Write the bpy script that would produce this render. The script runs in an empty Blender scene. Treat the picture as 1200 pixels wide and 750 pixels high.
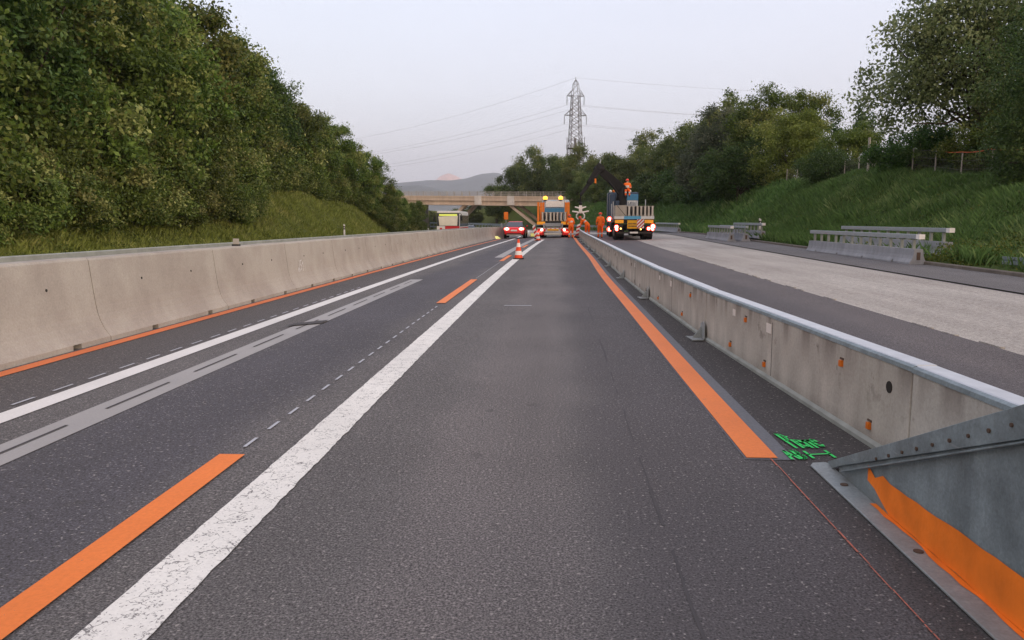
import bpy, bmesh, math, random
import numpy as np
from mathutils import Vector, Matrix
R = math.radians
scn = bpy.context.scene
col = scn.collection

# ------------------------------------------------------------------ camera
cam_d = bpy.data.cameras.new('camera'); cam = bpy.data.objects.new('camera', cam_d); col.objects.link(cam)
cam.location = (0, 0, 1.35)
cam.rotation_euler = (R(90 - 7.17), 0, R(2.72))
cam_d.sensor_width = 36; cam_d.lens = 36 * 930 / 1200
cam_d.clip_start = 0.05; cam_d.clip_end = 40000
scn.camera = cam

# ------------------------------------------------------------------ sky, light, exposure
w = bpy.data.worlds.new('World'); scn.world = w; w.use_nodes = True
nt = w.node_tree; nt.nodes.clear()
sky = nt.nodes.new('ShaderNodeTexSky'); sky.sky_type = 'NISHITA'; sky.sun_disc = False
SUN_EL, SUN_AZ = R(16), R(120)           # azimuth clockwise from +Y
sky.sun_elevation = SUN_EL; sky.sun_rotation = SUN_AZ; sky.air_density = 1.5; sky.dust_density = 3
b1 = nt.nodes.new('ShaderNodeBackground'); b1.inputs[1].default_value = 0.05
nt.links.new(sky.outputs[0], b1.inputs[0])
tc = nt.nodes.new('ShaderNodeTexCoord'); sx = nt.nodes.new('ShaderNodeSeparateXYZ')
nt.links.new(tc.outputs['Generated'], sx.inputs[0])
cr = nt.nodes.new('ShaderNodeValToRGB')
cr.color_ramp.elements[0].position = 0.0; cr.color_ramp.elements[0].color = (0.70, 0.655, 0.73, 1)
cr.color_ramp.elements[1].position = 0.45; cr.color_ramp.elements[1].color = (0.58, 0.605, 0.735, 1)
e = cr.color_ramp.elements.new(0.12); e.color = (0.635, 0.625, 0.735, 1)
nt.links.new(sx.outputs[2], cr.inputs[0])
b2 = nt.nodes.new('ShaderNodeBackground'); b2.inputs[1].default_value = 1.0
cn = nt.nodes.new('ShaderNodeTexNoise'); cn.inputs['Scale'].default_value = 2.2; cn.inputs['Detail'].default_value = 5; cmap = nt.nodes.new('ShaderNodeMapping'); cmap.inputs['Scale'].default_value = (1, 1, 4)
nt.links.new(tc.outputs['Generated'], cmap.inputs[0]); nt.links.new(cmap.outputs[0], cn.inputs['Vector'])
cm_ = nt.nodes.new('ShaderNodeMapRange'); cm_.inputs['From Min'].default_value = .3; cm_.inputs['From Max'].default_value = .7; cm_.inputs['To Min'].default_value = .975; cm_.inputs['To Max'].default_value = 1.03
nt.links.new(cn.outputs[0], cm_.inputs[0]); nt.links.new(cm_.outputs[0], b2.inputs[1])
# warm afterglow in the half of the sky behind the photographer
gm = nt.nodes.new('ShaderNodeMapRange'); gm.interpolation_type = 'SMOOTHSTEP'; gm.inputs['From Min'].default_value = .25; gm.inputs['From Max'].default_value = -.7; nt.links.new(sx.outputs[1], gm.inputs[0])
gx = nt.nodes.new('ShaderNodeMix'); gx.data_type = 'RGBA'; nt.links.new(gm.outputs[0], gx.inputs[0]); nt.links.new(cr.outputs[0], gx.inputs[6]); gx.inputs[7].default_value = (.84, .65, .545, 1)
nt.links.new(gx.outputs[2], b2.inputs[0])
ad = nt.nodes.new('ShaderNodeAddShader'); nt.links.new(b1.outputs[0], ad.inputs[0]); nt.links.new(b2.outputs[0], ad.inputs[1])
wo = nt.nodes.new('ShaderNodeOutputWorld'); nt.links.new(ad.outputs[0], wo.inputs[0])
sd = bpy.data.lights.new('sun', 'SUN'); sun = bpy.data.objects.new('sun', sd); col.objects.link(sun)
sd.energy = 0.7; sd.angle = R(25); sd.color = (1.0, 0.86, 0.74)
dv = Vector((math.sin(SUN_AZ) * math.cos(SUN_EL), math.cos(SUN_AZ) * math.cos(SUN_EL), math.sin(SUN_EL)))
sun.rotation_euler = dv.to_track_quat('Z', 'Y').to_euler()
scn.view_settings.view_transform = 'Standard'; scn.view_settings.look = 'None'
scn.view_settings.exposure = 0.42; scn.view_settings.gamma = 1.0; scn.view_settings.use_curve_mapping = False
try:
    scn.cycles.max_bounces = 6; scn.cycles.transparent_max_bounces = 8; scn.cycles.volume_bounces = 0
    scn.cycles.use_denoising = True
except Exception: pass

# ------------------------------------------------------------------ the lie of the land
def cx(Y):                                # bend of the road
    if Y < 0: return 0.0
    if Y < 55: return .0003 * Y * Y
    if Y < 260: return .9075 + .033 * (Y - 55) - .0015 * (Y - 55) ** 2
    return cx(259.99) - .58 * (Y - 260)
def gz(X, Y):                             # height of the carriageway
    t = min(max((Y - 60) / 50, 0), 1)
    return .0004 * max(-40, min(40, X)) * max(-10, min(Y, 70)) - .5 * t * t * (3 - 2 * t)
def lerp_t(x, tab):
    if x <= tab[0][0]: return tab[0][1]
    for (a, va), (b, vb) in zip(tab, tab[1:]):
        if x <= b:
            k = (x - a) / (b - a); return va + (vb - va) * k
    return tab[-1][1]
def sm(t): t = min(max(t, 0), 1); return t * t * (3 - 2 * t)
HR = [(0, 1.9), (15, 2.0), (25, 2.25), (35, 2.6), (50, 3.5), (70, 3.5), (100, 4), (150, 4.6), (200, 5.2), (400, 6)]
HL = [(0, 2), (20, 2.2), (40, 3.2), (60, 4.2), (80, 4.8), (110, 4.6), (130, 5), (170, 6), (400, 6)]
def hump(X, Y): return .16 * math.sin(X * .55 + Y * .21) + .12 * math.sin(X * .31 - Y * .37 + 1) + .07 * math.sin(X * 1.3 + Y * .9)
def tz(X, Y):                             # height of the natural ground
    u = X - cx(min(Y, 400)); base = gz(X, Y)
    if -18.2 < u < 10.7: return base - .14
    if u >= 10.7:
        h = base + .06 + .12 * sm((u - 10.7) / 1.5)
        s = sm((u - 12.0) / 7.0); k = min(1, max(0, (u - 11) / 3))
        return h + lerp_t(Y, HR) * s + hump(X, Y) * k * .8 + max(0, min(u, 60) - 19) * .03
    v = -u - 18.2
    h = base + .04; s = sm((v - .8) / 7.5); k = min(1, max(0, v / 3))
    return h + lerp_t(Y, HL) * s + hump(X, Y) * k + max(0, min(v, 50) - 8) * .03

# ------------------------------------------------------------------ materials
def mat(name, base, rough=.7, metal=0., noise=None, bump=0., bscale=40, spec=.3, emit=None, estr=0):
    m = bpy.data.materials.new(name); m.use_nodes = True
    n = m.node_tree.nodes; l = m.node_tree.links; p = n['Principled BSDF']
    p.inputs['Base Color'].default_value = (*base, 1); p.inputs['Roughness'].default_value = rough
    p.inputs['Metallic'].default_value = metal; p.inputs['Specular IOR Level'].default_value = spec
    if emit: p.inputs['Emission Color'].default_value = (*emit, 1); p.inputs['Emission Strength'].default_value = estr
    t = n.new('ShaderNodeTexCoord')
    if noise is None: noise = (8, .12)
    sc_, amt = noise[0], noise[1]
    nz = n.new('ShaderNodeTexNoise'); nz.inputs['Scale'].default_value = sc_; nz.inputs['Detail'].default_value = 6
    l.new(t.outputs['Object'], nz.inputs['Vector'])
    mp = n.new('ShaderNodeMapRange'); mp.inputs['From Min'].default_value = .25; mp.inputs['From Max'].default_value = .75
    mp.inputs['To Min'].default_value = 1 - amt; mp.inputs['To Max'].default_value = 1 + amt
    l.new(nz.outputs[0], mp.inputs[0])
    mu = n.new('ShaderNodeVectorMath'); mu.operation = 'SCALE'; mu.inputs[0].default_value = base
    l.new(mp.outputs[0], mu.inputs['Scale']); l.new(mu.outputs[0], p.inputs['Base Color'])
    if bump:
        bz = n.new('ShaderNodeTexNoise'); bz.inputs['Scale'].default_value = bscale; bz.inputs['Detail'].default_value = 4
        l.new(t.outputs['Object'], bz.inputs['Vector'])
        bp = n.new('ShaderNodeBump'); bp.inputs['Strength'].default_value = bump; bp.inputs['Distance'].default_value = .01
        l.new(bz.outputs[0], bp.inputs['Height']); l.new(bp.outputs[0], p.inputs['Normal'])
    return m
class NB:                                  # tiny node builder
    def __init__(s, name, rough=.8, spec=.2):
        s.m = bpy.data.materials.new(name); s.m.use_nodes = True; s.t = s.m.node_tree; s.n = s.t.nodes; s.l = s.t.links
        s.p = s.n['Principled BSDF']; s.p.inputs['Roughness'].default_value = rough; s.p.inputs['Specular IOR Level'].default_value = spec
        s.tc = s.n.new('ShaderNodeTexCoord')
    def put(s, inp, v):
        if isinstance(v, bpy.types.NodeSocket): s.l.new(v, inp)
        elif v is not None: inp.default_value = v
    def xyz(s):
        k = s.n.new('ShaderNodeSeparateXYZ'); s.l.new(s.tc.outputs['Object'], k.inputs[0]); return k.outputs
    def noise(s, scale, detail=4, stretch=None, rough=.5, vec=None):
        v = vec or s.tc.outputs['Object']
        if stretch:
            mp = s.n.new('ShaderNodeMapping'); mp.inputs['Scale'].default_value = stretch; s.l.new(v, mp.inputs[0]); v = mp.outputs[0]
        k = s.n.new('ShaderNodeTexNoise'); k.inputs['Scale'].default_value = scale; k.inputs['Detail'].default_value = detail
        k.inputs['Roughness'].default_value = rough; s.l.new(v, k.inputs['Vector']); return k.outputs[0]
    def voro(s, scale, feature='F1', vec=None):
        k = s.n.new('ShaderNodeTexVoronoi'); k.feature = feature; k.inputs['Scale'].default_value = scale
        s.l.new(vec or s.tc.outputs['Object'], k.inputs['Vector']); return k.outputs
    def rng(s, v, a, b, c, d, smooth=False):
        k = s.n.new('ShaderNodeMapRange'); k.inputs['From Min'].default_value = a; k.inputs['From Max'].default_value = b
        k.inputs['To Min'].default_value = c; k.inputs['To Max'].default_value = d
        if smooth: k.interpolation_type = 'SMOOTHSTEP'
        s.put(k.inputs[0], v); return k.outputs[0]
    def math(s, op, a, b=None, c=None):
        k = s.n.new('ShaderNodeMath'); k.operation = op; s.put(k.inputs[0], a); s.put(k.inputs[1], b)
        if c is not None: s.put(k.inputs[2], c)
        return k.outputs[0]
    def mix(s, f, a, b):
        k = s.n.new('ShaderNodeMix'); k.data_type = 'RGBA'; s.put(k.inputs[0], f)
        for i, v in ((6, a), (7, b)):
            if isinstance(v, tuple): k.inputs[i].default_value = (*v[:3], 1)
            else: s.l.new(v, k.inputs[i])
        return k.outputs[2]
    def scale(s, c, f):
        k = s.n.new('ShaderNodeVectorMath'); k.operation = 'SCALE'
        if isinstance(c, tuple): k.inputs[0].default_value = c[:3]
        else: s.l.new(c, k.inputs[0])
        s.put(k.inputs['Scale'], f); return k.outputs[0]
    def bump(s, h, st=.3, d=.01):
        k = s.n.new('ShaderNodeBump'); k.inputs['Strength'].default_value = st; k.inputs['Distance'].default_value = d
        s.l.new(h, k.inputs['Height']); s.l.new(k.outputs[0], s.p.inputs['Normal'])
    def band(s, x, c, hw, soft):           # 1 inside |x-c|<hw, soft edges
        a = s.math('ABSOLUTE', s.math('SUBTRACT', x, c)); return s.rng(a, hw, hw + soft, 1, 0, True)

def asphalt(name, base=(.1, .092, .094), bands=(), coarse=1., flecks=.7):
    b = NB(name, .82, .25)
    o = b.xyz()
    Y2 = b.math('MULTIPLY', b.math('MULTIPLY', o[1], o[1]), .0003)
    u = b.math('SUBTRACT', o[0], Y2)
    ag = b.noise(110 * coarse, 3, rough=.75)
    ag2 = b.noise(55 * coarse, 2)
    big = b.noise(.5, 4)
    st = b.noise(1.3, 5, stretch=(1, .06, 1))
    f = b.rng(ag, .34, .66, .32, 1.66)
    f = b.math('MULTIPLY', f, b.rng(ag2, .3, .7, .74, 1.26))
    f = b.math('MULTIPLY', f, b.rng(big, .3, .7, .9, 1.1))
    f = b.math('MULTIPLY', f, b.rng(st, .3, .7, .9, 1.1))
    c = b.scale(base, f)
    wob = b.math('MULTIPLY', b.math('SUBTRACT', b.noise(.35, 4, stretch=(.3, 1, 1)), .5), .9)
    uw = b.math('ADD', u, wob)
    sp_ = b.noise(5.5, 2, rough=.4); f = b.math('MULTIPLY', f, b.rng(sp_, .68, .73, 1, .72)); pt = b.noise(1.1, 3, stretch=(1, .3, 1)); f = b.math('MULTIPLY', f, b.rng(pt, .56, .6, 1, .93))
    for (cc, hw, soft, colr, amt) in bands:
        c = b.mix(b.math('MULTIPLY', b.band(uw, cc, hw, soft), b.math('MULTIPLY', f, amt)), c, b.scale(colr, f))
    fl = b.noise(55 * coarse, 1, rough=.3)
    c = b.mix(b.math('MULTIPLY', b.rng(fl, .69, .74, 0, 1), flecks), c, (.36, .33, .31))
    b.l.new(c, b.p.inputs['Base Color'])
    b.bump(ag, .55, .012)
    return b.m
M = {}
M['asphalt'] = asphalt('asphalt', (.120, .112, .111), bands=[(-2.55, .3, .6, (.078, .074, .086), .8), (-.25, .2, .45, (.150, .136, .134), .7), (1.0, .5, .45, (.088, .08, .084), .75), (2.0, .55, .25, (.06, .055, .055), .8), (-4.4, .3, .5, (.08, .07, .07), .5)])
M['asphalt_lane'] = asphalt('asphalt_works', (.115, .103, .106), flecks=.25, bands=[(3.4, .2, .5, (.085, .08, .088), .5)])
M['asphalt_edge'] = asphalt('asphalt_shoulder', (.135, .128, .13), flecks=.2)
def milled():
    b = NB('milled_asphalt', .95, .1); o = b.xyz()
    st = b.noise(2.2, 6, stretch=(1, .045, 1), rough=.62); gr = b.noise(70, 4, rough=.75); bg = b.noise(.6, 5, stretch=(1, .25, 1)); fl = b.noise(18, 4)
    f = b.math('MULTIPLY', b.rng(st, .3, .7, .87, 1.1), b.rng(gr, .32, .68, .5, 1.5))
    f = b.math('MULTIPLY', f, b.rng(fl, .3, .7, .78, 1.2))
    c = b.mix(b.rng(bg, .35, .68, 0, 1), (.44, .415, .39), (.35, .325, .305))
    c = b.scale(c, f); b.l.new(c, b.p.inputs['Base Color']); b.bump(gr, .8, .02); return b.m
M['milled'] = milled()
def paint(name, base, wear=.5, dirt=(.12, .11, .11), crack=True, amt=.95, bands=False):
    b = NB(name, .6, .3)
    n1 = b.noise(9, 6, rough=.7); n2 = b.noise(60, 3, rough=.7); big = b.noise(.9, 4)
    c = b.scale(base, b.math('MULTIPLY', b.rng(n2, .3, .7, .9, 1.06), b.rng(big, .3, .7, .9, 1.05)))
    m_ = b.rng(b.math('ADD', b.math('MULTIPLY', n1, .55), b.math('MULTIPLY', n2, .45)), wear, wear + .03, 0, amt)
    if crack:
        wv = b.n.new('ShaderNodeTexNoise'); wv.inputs['Scale'].default_value = 14; b.l.new(b.tc.outputs['Object'], wv.inputs['Vector'])
        ws = b.scale(wv.outputs['Color'], .09); wa = b.n.new('ShaderNodeVectorMath'); b.l.new(b.tc.outputs['Object'], wa.inputs[0]); b.l.new(ws, wa.inputs[1])
        v = b.voro(11, 'DISTANCE_TO_EDGE', wa.outputs[0]); n3 = b.noise(6, 5)
        ck = b.math('MULTIPLY', b.rng(v[0], .012, .028, 1, 0), b.rng(n3, .52, .57, 0, .85)); m_ = b.math('MAXIMUM', m_, ck)
        n4 = b.noise(85, 3, rough=.6); n5 = b.noise(11, 3); m_ = b.math('MAXIMUM', m_, b.rng(b.math('ADD', b.math('MULTIPLY', n4, .7), b.math('MULTIPLY', n5, .3)), .575, .60, 0, .8))
    c = b.mix(m_, c, dirt); b.l.new(c, b.p.inputs['Base Color']); b.bump(n2, .3, .004); return b.m
M['white_paint'] = paint('white_road_paint', (.76, .74, .70), .60)
M['white_thin'] = paint('white_line_paint', (.72, .70, .68), .64, crack=False)
M['thin_tape'] = paint('thin_white_marks', (.45, .46, .5), .6, crack=False)
M['grey_paint'] = paint('faded_grey_paint', (.34, .325, .32), .6, (.2, .19, .19), crack=False, amt=.6)
M['orange_paint'] = paint('orange_road_paint', (.78, .20, .035), .625, crack=False)
M['orange_base'] = paint('orange_tape', (.72, .19, .06), .62, crack=False)
M['slot'] = mat('dark_slot', (.07, .065, .068), .9)
M['chalk_red'] = paint('red_chalk', (.55, .16, .1), .5, crack=False)
M['green_spray'] = mat('green_spray', (.03, .62, .12), .6, noise=(60, .25))
M['white_chalk'] = mat('white_chalk', (.6, .58, .58), .9, noise=(60, .3))
M['primer'] = mat('sealed_edge_asphalt', (.14, .145, .16), .8, noise=(60, .2), bump=.2, bscale=90)

def concrete(name, base, stain=(.2, .18, .16), top_dark=None, ztop=1., seed=0., sc_=1., dr=.1, spots=False):
    b = NB(name, .88, .15); o = b.xyz()
    mp = b.n.new('ShaderNodeMapping'); mp.inputs['Location'].default_value = (seed, seed * 2, 0)
    oi = b.n.new('ShaderNodeObjectInfo'); va = b.n.new('ShaderNodeVectorMath'); va.operation = 'ADD'
    b.l.new(b.tc.outputs['Object'], va.inputs[0])
    vs = b.scale(oi.outputs['Location'], 1.0); b.l.new(vs, va.inputs[1]); V = va.outputs[0]
    big = b.noise(1.3 * sc_, 6, vec=V, rough=.6); drip = b.noise(5 * sc_, 5, stretch=(1, 1, .12), vec=V); fine = b.noise(45 * sc_, 4, vec=V, rough=.7)
    pore = b.noise(120 * sc_, 1, vec=V)
    f = b.math('MULTIPLY', b.rng(fine, .3, .7, .88, 1.1), b.rng(drip, .3, .7, 1 - dr, 1 + dr))
    c = b.mix(b.rng(big, .38, .66, 0, .75), base, stain)
    if spots:
        s1 = b.noise(4.5, 6, rough=.7, vec=V); c = b.mix(b.math('MULTIPLY', b.rng(s1, .60, .68, 0, .75), b.rng(o[2], .2, .5, .15, 1)), c, (.12, .1, .085))
    if top_dark:
        k = b.math('MULTIPLY', b.rng(o[2], ztop - .3, ztop, 0, 1), b.rng(drip, .40, .6, 0, 1))
        c = b.mix(b.math('MULTIPLY', k, .8), c, top_dark)
        k2 = b.math('MULTIPLY', b.rng(o[2], .03, .12, 1, 0), b.rng(big, .35, .6, .2, .9)); c = b.mix(b.math('MULTIPLY', k2, .5), c, top_dark)
    c = b.scale(c, f); c = b.mix(b.rng(pore, .74, .78, 0, .5), c, (.09, .08, .07))
    b.l.new(c, b.p.inputs['Base Color']); b.bump(fine, .25, .006); return b.m
M['conc_left'] = concrete('old_warm_concrete', (.39, .36, .325), (.29, .255, .23), dr=.03)
M['conc_right'] = concrete('weathered_concrete', (.47, .445, .40), (.37, .345, .31), (.15, .13, .115), .53, spots=True, dr=.16)
M['conc_grey'] = concrete('grey_concrete', (.3, .31, .34), (.22, .23, .25))
M['conc_load'] = concrete('pale_barrier_concrete', (.42, .38, .33), (.3, .27, .24))
M['conc_bridge'] = concrete('bridge_concrete', (.60, .48, .38), (.5, .38, .29), sc_=.3)
M['conc_panel'] = concrete('pale_bridge_panel', (.66, .62, .58), (.55, .5, .46), sc_=.3)
M['galv'] = mat('galvanised_steel', (.36, .40, .43), .5, .55, noise=(22, .18), bump=.08)
M['rail_dull'] = mat('dull_painted_rail', (.27, .285, .265), .7, .1, noise=(6, .2))
M['galv_top'] = mat('lit_galvanised_cap_top', (.56, .58, .62), .45, .35, noise=(9, .1))  # lit top of the steel cap, painted lighter than its side
M['galv_dark'] = mat('dull_galvanised_plate', (.21, .255, .275), .6, .3, noise=(5, .28), bump=.1, bscale=60)
M['galv_flange'] = mat('worn_galvanised_edge', (.33, .37, .385), .5, .4, noise=(7, .3), bump=.1, bscale=60)
M['dark'] = mat('painted_hole_shade', (.025, .022, .02), .9)  # shade inside the lifting holes, painted on solid plugs
M['iron'] = mat('dark_iron', (.05, .045, .042), .6, .4)
M['cat_eye'] = mat('orange_reflector', (.6, .15, .015), .35, noise=(20, .1))
M['plate_orange'] = mat('orange_spray_band', (.80, .19, .015), .7, noise=(6, .2), bump=.15, bscale=50)
M['rust'] = mat('rusty_bolt', (.09, .06, .045), .8)
M['black'] = mat('black_rubber', (.022, .021, .022), .85)
M['chassis'] = mat('black_chassis', (.03, .028, .03), .6)
M['orange_t'] = mat('truck_orange', (.75, .2, .025), .5)
M['amber_box'] = mat('amber_lens_panel', (.85, .36, .03), .45, emit=(1, .4, .03), estr=.12)
M['blue_t'] = mat('truck_blue', (.06, .22, .4), .35)
M['navy'] = mat('dark_blue_cab', (.03, .055, .10), .35)
M['white_t'] = mat('white_panel', (.62, .64, .66), .5)
M['grey_box'] = mat('grey_box', (.28, .31, .35), .5)
M['silver'] = mat('silver_bumper', (.5, .5, .47), .4, .5)
M['yellow_p'] = mat('yellow_plate', (.75, .38, .02), .5)
M['red_w'] = mat('red_sheeting', (.5, .03, .03), .45)
M['white_w'] = mat('white_sheeting', (.75, .73, .72), .45)
M['beacon'] = mat('amber_beacon', (1, .45, .05), .3, emit=(1, .36, .03), estr=3.2)
M['lamp_red'] = mat('lit_red_lamp', (.8, .02, .02), .3, emit=(1, .05, .03), estr=9)
M['lamp_core'] = mat('bright_lamp_core', (1, .6, .55), .3, emit=(1, .62, .5), estr=9)
M['lamp_white'] = mat('lit_headlamp', (1, 1, .9), .3, emit=(1, .97, .85), estr=14)
M['lamp_amber'] = mat('lit_amber_lamp', (1, .5, .1), .3, emit=(1, .55, .12), estr=4)
M['car_red'] = mat('red_car_paint', (.78, .012, .02), .25, .1, spec=.6)
M['car_grey'] = mat('grey_car_paint', (.25, .26, .28), .25, .2, spec=.6)
M['glass'] = mat('dark_glass', (.03, .035, .045), .1, spec=.8)
M['glass_bus'] = mat('sky_reflection_glass', (.78, .75, .64), .12, spec=.9, noise=(1.1, .15))  # bright sky reflection put into the windscreen's base colour
M['led'] = mat('yellow_destination_display', (.6, .7, .1), .5, emit=(.8, .85, .2), estr=.35)
M['bus_white'] = mat('bus_white', (.68, .67, .65), .4)
M['bus_red'] = mat('bus_red', (.55, .03, .035), .4)
M['skin'] = mat('skin', (.48, .28, .2), .6)
M['hivis'] = mat('orange_workwear', (.9, .17, .02), .8, noise=(14, .12), bump=.2, bscale=25)
M['hivis_dark'] = mat('deep_orange_trousers', (.85, .13, .015), .8, noise=(14, .12), bump=.2, bscale=25)
M['reflect'] = mat('silver_reflective_tape', (.55, .55, .52), .4)
M['helmet'] = mat('red_helmet', (.75, .06, .025), .4)
M['boot'] = mat('dark_boot', (.06, .04, .03), .7)
M['crane'] = mat('black_crane_steel', (.018, .018, .02), .65, spec=.15)
M['wood_d'] = mat('bark', (.06, .045, .035), .95, noise=(12, .35), bump=.5, bscale=15)
M['post'] = mat('weathered_fence_post', (.36, .34, .31), .8)
M['cord'] = mat('orange_cord', (.5, .12, .05), .8)
M['wire'] = mat('fence_wire', (.16, .15, .14), .7, .2)
M['pylon'] = mat('grey_pylon_steel', (.16, .155, .165), .6, .3)
M['insul'] = mat('grey_insulator', (.28, .27, .29), .4)
M['cable'] = mat('aluminium_cable', (.42, .42, .45), .6)
M['conc_dim'] = concrete('dim_brown_concrete', (.2, .18, .16), (.14, .12, .1))
M['kerb'] = concrete('kerb_stone', (.17, .15, .13), (.11, .095, .085))

def zinc(name, base, amt=.3):
    b = NB(name, .55, .3); b.p.inputs['Metallic'].default_value = .3; o = b.xyz()
    sp = b.voro(70); big = b.noise(3.2, 7, rough=.65); dr_ = b.noise(9, 5, stretch=(1, 1, .15)); fine = b.noise(90, 3); scr = b.noise(22, 3, stretch=(1, .08, 1.4), rough=.7)
    f = b.math('MULTIPLY', b.rng(big, .3, .7, 1 - amt, 1 + amt), b.rng(dr_, .3, .7, .88, 1.1)); f = b.math('MULTIPLY', f, b.rng(fine, .3, .7, .9, 1.1))
    sc3 = b.n.new('ShaderNodeSeparateXYZ'); b.l.new(sp['Color'], sc3.inputs[0]); f = b.math('MULTIPLY', f, b.rng(sc3.outputs[0], 0, 1, .93, 1.07))
    c = b.scale(base, f); c = b.mix(b.rng(scr, .66, .7, 0, .35), c, (.42, .44, .45)); c = b.mix(b.math('MULTIPLY', b.rng(o[2], 0, .09, .6, 0), b.rng(big, .4, .6, .2, 1)), c, (.13, .115, .10))
    b.l.new(c, b.p.inputs['Base Color']); b.l.new(b.rng(big, .3, .7, .4, .7), b.p.inputs['Roughness']); b.bump(fine, .12, .004); return b.m
M['galv_dark'] = zinc('dull_galvanised_plate', (.215, .26, .28)); M['galv_flange'] = zinc('worn_galvanised_edge', (.33, .37, .385), .22)
def leaf_mat(name, ca, cb, cc, trans=.25):
    """ca dark, cb mid, cc pale leaves; attribute t picks the leaf, h the twig it grows on"""
    b = NB(name, .55, .25)
    at = b.n.new('ShaderNodeAttribute'); at.attribute_name = 't'
    ah = b.n.new('ShaderNodeAttribute'); ah.attribute_name = 'h'
    oi = b.n.new('ShaderNodeObjectInfo')
    c = b.mix(at.outputs['Fac'], ca, cb)
    c = b.mix(b.rng(ah.outputs['Fac'], .55, 1., 0, 1), c, cc)
    c = b.scale(c, b.rng(oi.outputs['Random'], 0, 1, .72, 1.25))
    hs = b.n.new('ShaderNodeHueSaturation'); b.l.new(c, hs.inputs['Color']); b.l.new(b.rng(oi.outputs['Random'], 0, 1, .488, .516), hs.inputs['Hue'])
    b.l.new(hs.outputs[0], b.p.inputs['Base Color'])
    tr = b.n.new('ShaderNodeBsdfTranslucent'); b.l.new(hs.outputs[0], tr.inputs['Color'])
    mx = b.n.new('ShaderNodeMixShader'); mx.inputs[0].default_value = trans
    b.l.new(b.p.outputs[0], mx.inputs[1]); b.l.new(tr.outputs[0], mx.inputs[2])
    b.l.new(mx.outputs[0], b.n['Material Output'].inputs[0]); return b.m
M['leaf_wood'] = leaf_mat('woodland_leaves', (.045, .08, .015), (.125, .18, .03), (.27, .28, .085))
M['leaf_green'] = leaf_mat('fresh_green_leaves', (.035, .09, .02), (.09, .17, .035), (.15, .22, .05))
M['leaf_bush'] = leaf_mat('bramble_leaves', (.045, .075, .015), (.14, .19, .035), (.30, .31, .11))
M['leaf_sparse'] = leaf_mat('big_tree_leaves', (.07, .095, .04), (.17, .21, .085), (.30, .33, .16), .35)
M['leaf_grey'] = leaf_mat('greyish_willow_leaves', (.06, .09, .055), (.13, .17, .1), (.24, .27, .18))
M['leaf_yellow'] = leaf_mat('yellow_green_leaves', (.09, .125, .02), (.18, .22, .045), (.27, .29, .08))
M['leaf_dark'] = leaf_mat('dark_green_leaves', (.03, .06, .02), (.07, .12, .03), (.12, .17, .05))
M['leaf_lime'] = leaf_mat('light_green_leaves', (.07, .12, .02), (.14, .2, .035), (.2, .24, .06))
M['leaf_far'] = leaf_mat('distant_tree_leaves', (.05, .08, .025), (.12, .16, .045), (.2, .22, .07))
M['grass_r'] = leaf_mat('lush_grass_blades', (.06, .11, .03), (.125, .21, .058), (.25, .31, .12), .3)
M['grass_l'] = leaf_mat('yellowish_grass_blades', (.12, .14, .025), (.22, .24, .055), (.33, .31, .11), .3)
M['weed'] = leaf_mat('verge_weeds', (.06, .11, .02), (.14, .19, .03), (.24, .27, .05), .3)
def ground_mat():
    b = NB('grassy_ground', .95, .1)
    a = b.noise(.7, 6); f = b.noise(9, 5, rough=.7); o = b.xyz()
    c = b.mix(a, (.035, .065, .016), (.08, .105, .028))
    side = b.rng(o[0], -14, -2, 1, 0); c = b.mix(side, c, b.mix(a, (.07, .09, .02), (.13, .14, .04)))
    c = b.scale(c, b.rng(f, .3, .7, .6, 1.35)); b.l.new(c, b.p.inputs['Base Color']); b.bump(f, .6, .1); return b.m
M['ground'] = ground_mat()
M['mount'] = mat('forested_rock_mountain', (.11, .12, .12), .95, noise=(.004, .35))
M['peak'] = mat('alpenglow_peak', (.85, .55, .48), .9, noise=(.003, .2))  # pink alpenglow put into the colour of the snow

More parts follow.
